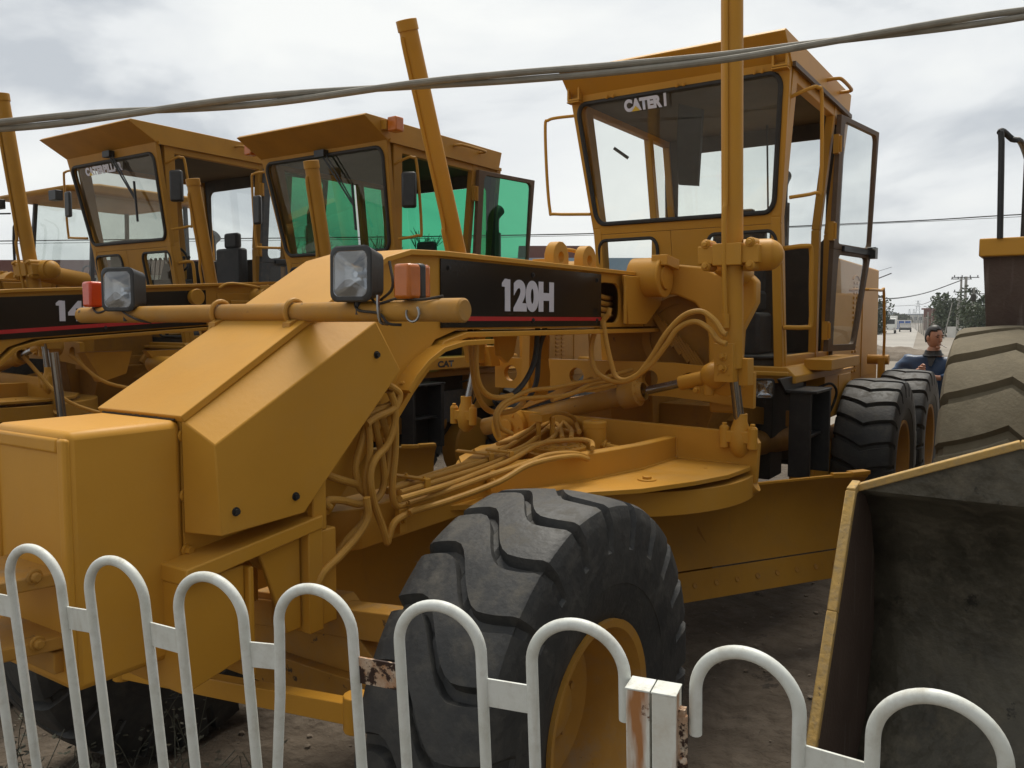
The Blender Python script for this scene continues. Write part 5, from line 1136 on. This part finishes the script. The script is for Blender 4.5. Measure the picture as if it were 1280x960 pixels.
# ------------------------------------------------------------------ plants
def leafmat(name, c1, c2):
    m = paint(name, c1, c2, .6, 3, 0, bump=0); return m
M['leaf'] = leafmat('dark_leaves', (.035, .055, .022), (.065, .085, .035)); M['leaf2'] = leafmat('olive_leaves', (.07, .085, .04), (.10, .105, .055)); M['weed'] = leafmat('grey_green_weed', (.05, .055, .038), (.095, .09, .065))
def crown(b, c, rx, rz, n, size):
    lobes = [(Vector((random.uniform(-.55, .55)*rx, random.uniform(-.55, .55)*rx, random.uniform(-.5, .6)*rz)), random.uniform(.38, .62)) for _ in range(9)]
    for k in range(n):
        lc, lr = random.choice(lobes); d = Vector((random.gauss(0, 1), random.gauss(0, 1), random.gauss(0, 1))).normalized()*random.uniform(.55, 1.05)*lr
        p = c+lc+Vector((d.x*rx, d.y*rx, d.z*rz)); s_ = size*random.uniform(.6, 1.4)
        u_ = Vector((random.uniform(-1, 1), random.uniform(-1, 1), random.uniform(-1, 1))).normalized(); w_ = u_.orthogonal().normalized()
        b.face([p+u_*s_, p+w_*s_*.6, p-u_*s_, p-w_*s_*.6])
def tree(x, y, h, rx, label, mat='leaf', n=1400, size=.22, zt=.45):
    t = thing('tree', (x, y, -.06), label, 'tree', 'trees in the background')
    b = MB(); b.tube([(0, 0, 0), (.05, .02, h*.35), (0, .05, h*.7)], .05*h/2, 8, 3, r2=.02*h/2)
    for k in range(5): a = k*1.3; b.tube([(0, 0, h*.3), (math.cos(a)*rx*.4, math.sin(a)*rx*.4, h*.6)], .03, 6, r2=.01)
    b.build('trunk', M['bark'], t)
    b = MB(); crown(b, V(0, 0, h*(1-zt*.62)-.0), rx, h*zt, n, size); b.build('crown', M[mat], t, recalc=False)
    return t
tree(-105.1, -8.3, 5.0, 3.0, 'dark bushy tree left of the leaning street lamp', n=1500, zt=.62)
tree(-87.0, -5.1, 3.3, 1.6, 'dark tree in front of the red brick building, below the twin poles', n=1100, size=.16, zt=.62)
tree(-97.0, -5.1, 3.9, 2.3, 'broad dark tree right of the twin poles, beside the loader', n=1200, zt=.62)
tree(-140.0, -12.5, 4.0, 3.6, 'lower olive tree at the end of the tree line by the road', 'leaf2', n=1100, zt=.62)
tree(-116.6, -19.4, 4.6, 2.4, 'tall dark tree behind the rear handrail of the nearest grader', n=1400, zt=.7)
tree(-120, -10.5, 4.0, 2.6, 'dark tree in the middle of the tree line right of the road', n=1000, zt=.62)
for i, (x, y) in enumerate([(-322, -54), (-326, -51), (-328, -48)]): tree(x, y, 3.4, 4.6, ['round low tree far down the road behind the white truck', 'round low tree far down the road, middle of three', 'round low tree far down the road above the parked car'][i], mat='leaf2', n=500, size=.6, zt=.6)  # lighter leaf colour here paints in the paling of distance haze
def bare_tree(x, y, h, label):
    t = thing('bare_tree', (x, y, -.06), label, 'tree', 'leafless trees behind the graders'); b = MB()
    def grow(p, d, l_, r_, dep):
        q = p+d*l_; b.tube([p, q], r_, 5, r2=r_*.65)
        if dep == 0: return
        for k in range(3 if dep > 1 else 4):
            nd = (d+Vector((random.uniform(-.6, .6), random.uniform(-.6, .6), random.uniform(-.1, .5)))).normalized(); grow(q, nd, l_*random.uniform(.6, .8), r_*.6, dep-1)
    grow(V(0, 0, 0), V(0, 0, 1), h*.32, .09, 4); b.build('trunk', M['bark'], t, recalc=False)
bare_tree(-16.3, -13.9, 5.0, 'leafless tree seen through the green cab glass of the middle grader'); bare_tree(-15.7, -17.6, 4.8, 'leafless tree seen between the middle and the farthest grader cabs')
# weeds at the foot of the railing
wd = MB()
for k in range(150):
    x = random.uniform(.15, 1.05); y = random.uniform(-1.3, .45); h = random.uniform(.08, .38)
    lean_ = Vector((random.uniform(-.12, .12), random.uniform(-.12, .12), h)); base = Vector((x, y, 0)); wd.tube([base, base+lean_*.6, base+lean_+Vector((lean_.x*.5, lean_.y*.5, 0))], .0018, 4)
    for j in range(random.randint(6, 14)):
        t = random.uniform(.2, 1); p = base+lean_*t; a = random.uniform(0, 2*PI); d = Vector((math.cos(a), math.sin(a), random.uniform(-.2, .5))).normalized(); s_ = random.uniform(.014, .034); w_ = d.cross(V(0, 0, 1)).normalized()*s_*.32
        q = p+d*.01; wd.face([q, q+d*s_*.5+w_, q+d*s_, q+d*s_*.5-w_])
tag(wd.build('weeds', M['weed'], recalc=False), 'low grey-green weeds growing around the far front wheel of the nearest grader', 'weeds', kind='stuff')

# ------------------------------------------------------------------ far setting, right
road = sheet('road', M['road'], -420, -42, -1, 1, .0, 60, 1)
me = road.data
for v in me.vertices:     # widen around the centre line running away from the yard
    x = v.co.x; c_ = -7.6-(-x-42)*.1335; w_ = 3.2+.0*x; v.co.y = c_+(1 if v.co.y > 0 else -1)*(4.4 if x > -60 else 3.6); v.co.z = -.035
M['roadedge'] = M['concrete']
def mh(x, y): 
    dx = (x+42.5)/3.6; dy = (y+9.2)/7.2; e_ = max(0, 1-dx*dx-dy*dy); return e_**.6*(.72+.34*noise.noise(Vector((x*.8, y*.8, 0)))+.16*noise.noise(Vector((x*2.6, y*2.6, 2))))-.1*(e_ == 0)
sheet('earth_mound', M['mound'], -46.5, -38.5, -16.8, -1.6, -.02, 80, 130, mh)
def pole(x, y, h, r_, label, arms=(), group='concrete utility poles', mat='concrete', lean=0, name='utility_pole'):
    t = thing(name, (x, y, -.06), label, 'utility pole' if name == 'utility_pole' else 'street lamp', group); b = MB(); b.cyl((0, 0, 0), (lean, lean, h), r_, r_*.7, 10); b.build('pole', M[mat], t)
    for (z, w_) in arms:
        b = MB(); b.obox((0, 0, z), RT*w_, FWD0*.05, V(0, 0, .05)); 
        for k in (-1, -.35, .35, 1): b.cyl(V(0, 0, z)+RT*w_*k*.9, V(0, 0, z+.28)+RT*w_*k*.9, .06, seg=6)
        b.build('cross_arm', M['wire'], t)
    return t
FWD0 = F0
pole(-117.3, -9.15, 7.4, .17, 'left one of the two tall poles joined by cross arms', [(7.1, 1.3)])
pole(-115.3, -8.45, 7.3, .22, 'right one of the two tall poles joined by cross arms, thicker', [(7.2, 1.6), (5.4, 1.5)])
t = pole(-89.4, -5.4, 5.0, .16, 'thick pole with a white box, right of the twin poles', [(4.6, .35)])
b = MB(); b.obox(V(0, 0, 3.0), RT*.25, FWD0*.2, V(0, 0, .2)); b.build('meter_box', M['paper'], t); b = MB(); b.cyl((0, 0, 3.7), (0, 0, 4.4), .24, seg=10); b.build('transformer', M['dark'], t)
pole(-62.5, -9.52, 4.2, .07, 'thin grey pole rising behind the hood of the nearest grader, with a slanting frame', name='utility_pole', group=None)
b = MB(); b.bar((-62.55, -9.46, 4.75), (-61.1, -8.10, 5.12), .05, .06); b.bar((-62.55, -9.46, 5.3), (-61.1, -8.10, 5.55), .02, .02); b.bar((-61.1, -8.1, 5.05), (-61.1, -8.1, 5.6), .02, .25); b.bar((-62.5, -9.52, 4.1), (-62.5, -9.52, 5.3), .04, .05, (1, 0, 0)); tag(b.build('sign_gantry', M['wire']), 'slanting metal frame at the top of the thin grey pole', 'sign frame')
def lamp(x, y, h, label, ln=0.0, w_=1.1):
    t = thing('street_lamp', (x, y, -.06), label, 'street lamp', 'street lamps along the road'); b = MB(); b.tube([(0, 0, 0), (ln*.5, ln*.8, h*.95)], .06, 8, r2=.045); b.build('pole', M['concrete'], t)
    b = MB(); q = V(ln*.5, ln*.8, h*.95)
    b.tube([q, q+V(0, 0, .1)-RT*w_*.5, q+V(0, 0, .32)-RT*w_*1.0], .035, 6, 3); b.obox(q+V(0, 0, .36)-RT*w_*1.15, RT*.25+V(0, 0, -.06), FWD0*.08, V(0, 0, .03)); b.build('lamp_arm', M['wire'], t)
lamp(-93.8, -8.3, 3.9, 'leaning street lamp with a long arm, right behind the man', .9)
lamp(-165, -18.2, 4.2, 'smaller street lamp farther down the road left of the trees')
pole(-175.7, -20.5, 3.6, .15, 'short dark-topped pole left of the tree line')
pole(-92, -6.9, 4.1, .16, 'greenish concrete pole just right of the leaning street lamp')
for i in range(16):
    d_ = 92+i*i*.75+i*6; x = -97.9-(d_-92)*1.06; y = -10.34-(d_-92)*.162
    pole(x, y, 2.3+.5*(i % 3 == 0), .07 if i else .10, ['nearest', 'second', 'third', 'fourth', 'fifth', 'sixth', 'seventh', 'eighth', 'ninth', 'tenth', 'eleventh', 'twelfth', 'thirteenth', 'fourteenth', 'fifteenth', 'farthest'][i]+' of the short white posts lining the right side of the road', group='short white posts along the road')
# vehicles far down the road
def car(x, y, rz, label, truck=False):
    g = thing('parked_car' if not truck else 'box_truck', (x, y, -.04), label, 'truck' if truck else 'car', rz=rz)
    if truck:
        b = MB(); b.box(-2.6, 1.2, -1.0, 1.0, .7, 2.5); b.build('cargo_box', M['paper'], g, .03)
        b = MB(); b.prism([(1.25, -.95, .5), (2.7, -.95, .5), (2.75, -.95, 1.3), (2.4, -.95, 2.1), (1.25, -.95, 2.15)], V(0, 1.9, 0)); b.build('cab', M['paper'], g, .05)
        b = MB(); b.prism([(2.72, -.8, 1.35), (2.43, -.8, 2.0), (2.43, .8, 2.0), (2.72, .8, 1.35)], V(.03, 0, .01)); b.build('windscreen', M['black'], g)
        xs = (-1.6, 2.0)
    else:
        b = MB(); b.prism([(-2.1, -.85, .3), (2.1, -.85, .3), (2.15, -.85, .7), (1.1, -.85, .9), (.5, -.85, 1.4), (-1.2, -.85, 1.42), (-2.0, -.85, .95)], V(0, 1.7, 0)); b.build('body', M['greyframe'], g, .06)
        b = MB(); b.prism([(1.08, -.87, .92), (.5, -.87, 1.36), (-1.15, -.87, 1.38), (-1.8, -.87, .95)], V(0, 1.74, 0)); b.build('window', M['black'], g)
        xs = (-1.3, 1.35)
    for x_ in xs:
        for s in (1, -1): b = MB(); b.lathe((x_, s*.9, .34), (0, s, 0), [(-.2, .2), (-.2, .33), (0, .33), (.01, .2), (0, 0)], 18); b.build('wheel', M['black'], g)
    for s in (1, -1): b = MB(); b.box(2.7 if truck else 2.1, 2.78 if truck else 2.18, s*.75-.15, s*.75+.15, .65, .8); b.build('headlight', M['mirror'], g)
car(-127.0, -19.0, .13, 'white box truck parked at the left of the far road', True); car(-146, -19.7, .15, 'dark car standing at the far end of the road before the blue hoarding')
# buildings
def block(name, x, y, w_, dp, h, mat, label, cat='building', rows=0, cols=0, roof=None, zr=.5, rotv=None):
    t = thing(name, (x, y, -.06), label, cat); a = RT if rotv is None else rotv; f_ = V(-a.y, a.x, 0)
    if f_.dot(F0) < 0: f_ = -f_
    b = MB(); b.obox(f_*dp/2+V(0, 0, h/2), a*w_/2, f_*dp/2, V(0, 0, h/2)); b.build('wall', mat, t)
    if roof:
        b = MB(); b.obox(f_*dp/2+V(0, 0, h+zr/2), a*(w_/2+.3), f_*(dp/2+.3), V(0, 0, zr/2)); b.build('roof', roof, t)
    for i in range(rows):
        for j in range(cols):
            b = MB(); b.obox(a*((j+.5)/cols-.5)*w_*.92+V(0, 0, h*(i+.55)/rows)-f_*.03, a*w_*.28/cols, f_*.05, V(0, 0, h*.22/rows)); b.build('window', M['winglass'], t)
    return t
M['winglass'] = paint('dark_window_glass', (.05, .06, .07), (.09, .10, .11), .2, .5, 0, bump=0)
M['brick'] = paint('dark_red_brick', (.16, .065, .05), (.12, .05, .042), .85, .6, .3, (.2, .15, .12), .1); M['wallwhite'] = paint('pale_wall', (.55, .54, .51), (.45, .44, .41), .85, .3, .4, (.35, .33, .3), .05)
M['redroof'] = paint('maroon_roof', (.16, .055, .04), (.12, .045, .035), .7, .5, .2); M['bluesheet'] = paint('pale_blue_sheet', (.22, .33, .45), (.28, .38, .48), .5, .3, .3, (.4, .42, .42), .05, streak=.3, streakc=(.45, .47, .46)); M['hoarding'] = paint('blue_hoarding', (.04, .12, .42), (.05, .15, .46), .5, .3, .1)
M['greybld'] = paint('blue_grey_wall', (.22, .25, .29), (.28, .31, .35), .9, .05, .2, (.35, .36, .37), 0); M['slate'] = paint('dark_slate_roof', (.07, .068, .065), (.10, .095, .09), .8, .4, .2)
block('brick_building', -170.5, -9.5, 14, 10, 3.9, M['brick'], 'dark red building behind the tree line right of the road', rows=1, cols=4, roof=M['redroof'], zr=.3)
block('brick_building', -150, -4.2, 9, 10, 3.5, M['brick'], 'red brick building beside the loader, behind the twin poles', rows=1, cols=3, roof=M['redroof'], zr=.3)
block('white_shed', -100, -4.6, 5, 4, 1.2, M['wallwhite'], 'small white shed beside the sandy loader tyre', rows=1, cols=2)
block('tower_block', -235, -40.5, 6, 8, 6.6, M['greybld'], 'dark tower standing behind the tall tree left of the road', rows=4, cols=2)
block('distant_factory', -650, -104.5, 9, 20, 7.5, M['greybld'], 'hazy blue-grey block on the left of the far skyline', rows=3, cols=2)
block('distant_factory', -602, -86, 22, 30, 5.2, M['wallwhite'], 'long hazy pale factory at the end of the road', rows=1, cols=6, roof=M['greybld'], zr=.8)
hb_ = thing('hoarding', (-183.2, -26.6, -.05), 'bright blue construction hoarding across the far end of the road', 'hoarding'); b = MB(); b.obox((0, 0, .9), RT*2.6, FWD0*.05, V(0, 0, .85)); b.build('sheet_panel', M['hoarding'], hb_)
for k in range(5): b = MB(); b.obox(RT*(-2.6+1.3*k)-FWD0*.08+V(0, 0, .9), RT*.07, FWD0*.04, V(0, 0, .95)); b.build('post', M['paper'], hb_)
b = MB(); b.obox(V(0, 0, 1.82), RT*2.65, FWD0*.08, V(0, 0, .10)); b.build('top_rail', M['paper'], hb_)
block('brick_building', -50.2, -28.9, 5.2, 12, 7.3, M['brick'], 'dark red building behind the name panel of the nearest grader', rows=0, cols=0)
t = block('slate_roofed_shed', -51.6, -26.4, 4.2, 12, 5.6, M['slate'], 'shed with a dark slanting roof beside the dark red building')
block('blue_roofed_shed', -39.0, -18.6, 10.5, 8, 4.6, M['wallwhite'], 'low shed with a pale blue sheet roof behind the lifting eyes', roof=M['bluesheet'], zr=.7)
block('white_building', -23.0, -36.5, 22, 8, 4.2, M['wallwhite'], 'long white building with a maroon roof at the left edge behind the graders', rows=1, cols=14, roof=M['redroof'], zr=.75)
def pylon(x, y, h, label):
    t = thing('power_pylon', (x, y, 0), label, 'pylon', 'lattice pylons on the skyline'); b = MB(); w_ = h*.13; r_ = h*.006
    for sx in (1, -1):
        for sy in (1, -1): b.bar((sx*w_, sy*w_, 0), (sx*w_*.15, sy*w_*.15, h), r_*1.6, r_*1.6, (1, 0, 0))
    for k in range(6):
        z0, z1 = h*k/6, h*(k+1)/6; a_, c_ = w_*(1-.85*k/6), w_*(1-.85*(k+1)/6)
        for s in (1, -1): b.bar(RT*a_*s+V(0, 0, z0), RT*-c_*s+V(0, 0, z1), r_, r_, (1, 0, 0))
    b.build('lattice', M['steel'], t)
    for k, z in enumerate((.74, .86, .98)): b = MB(); b.bar(RT*-h*.13+V(0, 0, h*z), RT*h*.13+V(0, 0, h*z), r_*1.6, r_*1.6); b.build('cross_arm', M['steel'], t)
M['steel'] = paint('galvanised_steel', (.22, .24, .26), (.28, .3, .32), .6, .1, 0, bump=0)
pylon(-551, -73.3, 13.5, 'tallest lattice pylon above the man'); pylon(-768, -109.3, 11.2, 'smallest lattice pylon left of the tallest one'); pylon(-715, -98.5, 10.4, 'lattice pylon close beside the tallest one')
# wires
def wire(pts, r_, label, name='power_line'):
    o = V(*pts[0]); b = MB(); b.tube([Vector(p)-o for p in pts], r_, 5, 8); w_ = b.build(name, M['wire']); w_.location = o; tag(w_, label, 'wire')
wire([(-9.61, -34.65, 4.58), (-12.82, -29.86, 4.72), (-24.03, -13.07, 4.96), (-30.46, -3.49, 5.39), (-33.36, .82, 5.68), (-36.9, 6.08, 5.96)], .022, 'long black cable crossing the sky behind all the grader cabs')
wire([(-9.61, -34.65, 4.46), (-12.82, -29.86, 4.62), (-24.03, -13.07, 4.90), (-30.46, -3.49, 5.35), (-33.36, .82, 5.60), (-36.9, 6.08, 5.90)], .010, 'thin companion wire just below the long black cable')
wire([(-62.53, -9.41, 3.80), (-79.36, -11.31, 3.8), (-102.62, -12.67, 4.62), (-113.97, -12.03, 5.5), (-117.25, -9.12, 6.9)], .06, 'sagging cable running to the tops of the twin poles')
wire([(-92, -6.9, 3.5), (-91, -6.3, 3.2), (-89.4, -5.4, 4.4)], .05, 'cable looping up to the thick pole with the white box')
wire([(-89.4, -5.4, 4.4), (-80, -2.2, 4.1)], .04, 'short cable from the thick pole towards the loader')
wire([(-551, -73.3, 10.8), (-400, -50, 9.0), (-260, -28, 8.2)], .12, 'distant power line coming forward from the tallest pylon')
wire([(-551, -74.5, 10.8), (-500, -80, 9.6), (-440, -88, 9.4)], .12, 'distant power line leaving the tallest pylon to the left')
# haze: even air around the whole scene
HM = bpy.data.materials.new('haze_air'); HM.use_nodes = True; hn_ = HM.node_tree.nodes
for n_ in list(hn_):
    if n_.type != 'OUTPUT_MATERIAL': hn_.remove(n_)
pv = hn_.new('ShaderNodeVolumePrincipled'); pv.inputs['Color'].default_value = (.86, .90, .95, 1); pv.inputs['Density'].default_value = .0004; pv.inputs['Anisotropy'].default_value = .2
HM.node_tree.links.new(pv.outputs[0], [n_ for n_ in hn_ if n_.type == 'OUTPUT_MATERIAL'][0].inputs['Volume'])
b = MB(); b.box(-902, 62, -502, 502, -1.2, 16); hz = b.build('haze', HM); tag(hz, 'pale haze that fades the far end of the road', 'haze', kind='stuff')

# ------------------------------------------------------------------ every separate piece becomes a part of its own
def split_pieces(o, most=80):
    me = o.data; n = len(me.vertices)
    if n == 0: return
    par = list(range(n))
    def find(a):
        while par[a] != a: par[a] = par[par[a]]; a = par[a]
        return a
    for e_ in me.edges:
        a, b_ = find(e_.vertices[0]), find(e_.vertices[1])
        if a != b_: par[a] = b_
    comps = {}
    for i in range(n): comps.setdefault(find(i), []).append(i)
    if len(comps) < 2: return
    L_ = []
    for c in comps.values():
        P = [me.vertices[i].co for i in c]; L_.append([c, [min(p[k] for p in P)-.004 for k in range(3)], [max(p[k] for p in P)+.004 for k in range(3)]])
    g = list(range(len(L_)))
    def gf(a):
        while g[a] != a: a = g[a]
        return a
    for i in range(len(L_)):
        for j in range(i+1, len(L_)):
            if all(L_[i][1][k] <= L_[j][2][k] and L_[j][1][k] <= L_[i][2][k] for k in range(3)):
                a, b_ = gf(i), gf(j)
                if a != b_: g[a] = b_
    cl = {}
    for i in range(len(L_)): cl.setdefault(gf(i), set()).update(L_[i][0])
    cl = list(cl.values())
    if len(cl) < 2 or len(cl) > most: return
    src = me.copy()
    for idx, keep in enumerate(cl):
        bm = bmesh.new(); bm.from_mesh(src); bm.verts.ensure_lookup_table()
        bmesh.ops.delete(bm, geom=[bm.verts[i] for i in range(n) if i not in keep], context='VERTS')
        tgt = o if idx == 0 else o.copy()
        if idx: COL.objects.link(tgt)
        nm = src.copy(); bm.to_mesh(nm); bm.free(); nm.name = o.name.split('.')[0]; tgt.data = nm
SKIP = ('lettering', 'tyre', 'wheel', 'body', 'eyes', 'crown', 'trunk', 'hair', 'shoes', 'circle', 'lattice', 'cab_frame', 'steering_console', 'driver_seat', 'underfloor_machinery', 'aerial', 'front_axle')
for o in list(bpy.data.objects):
    if o.type == 'MESH' and o.parent and not any(k in o.name for k in SKIP) and len(o.data.vertices) < 6000: split_pieces(o)
bpy.context.view_layer.update()
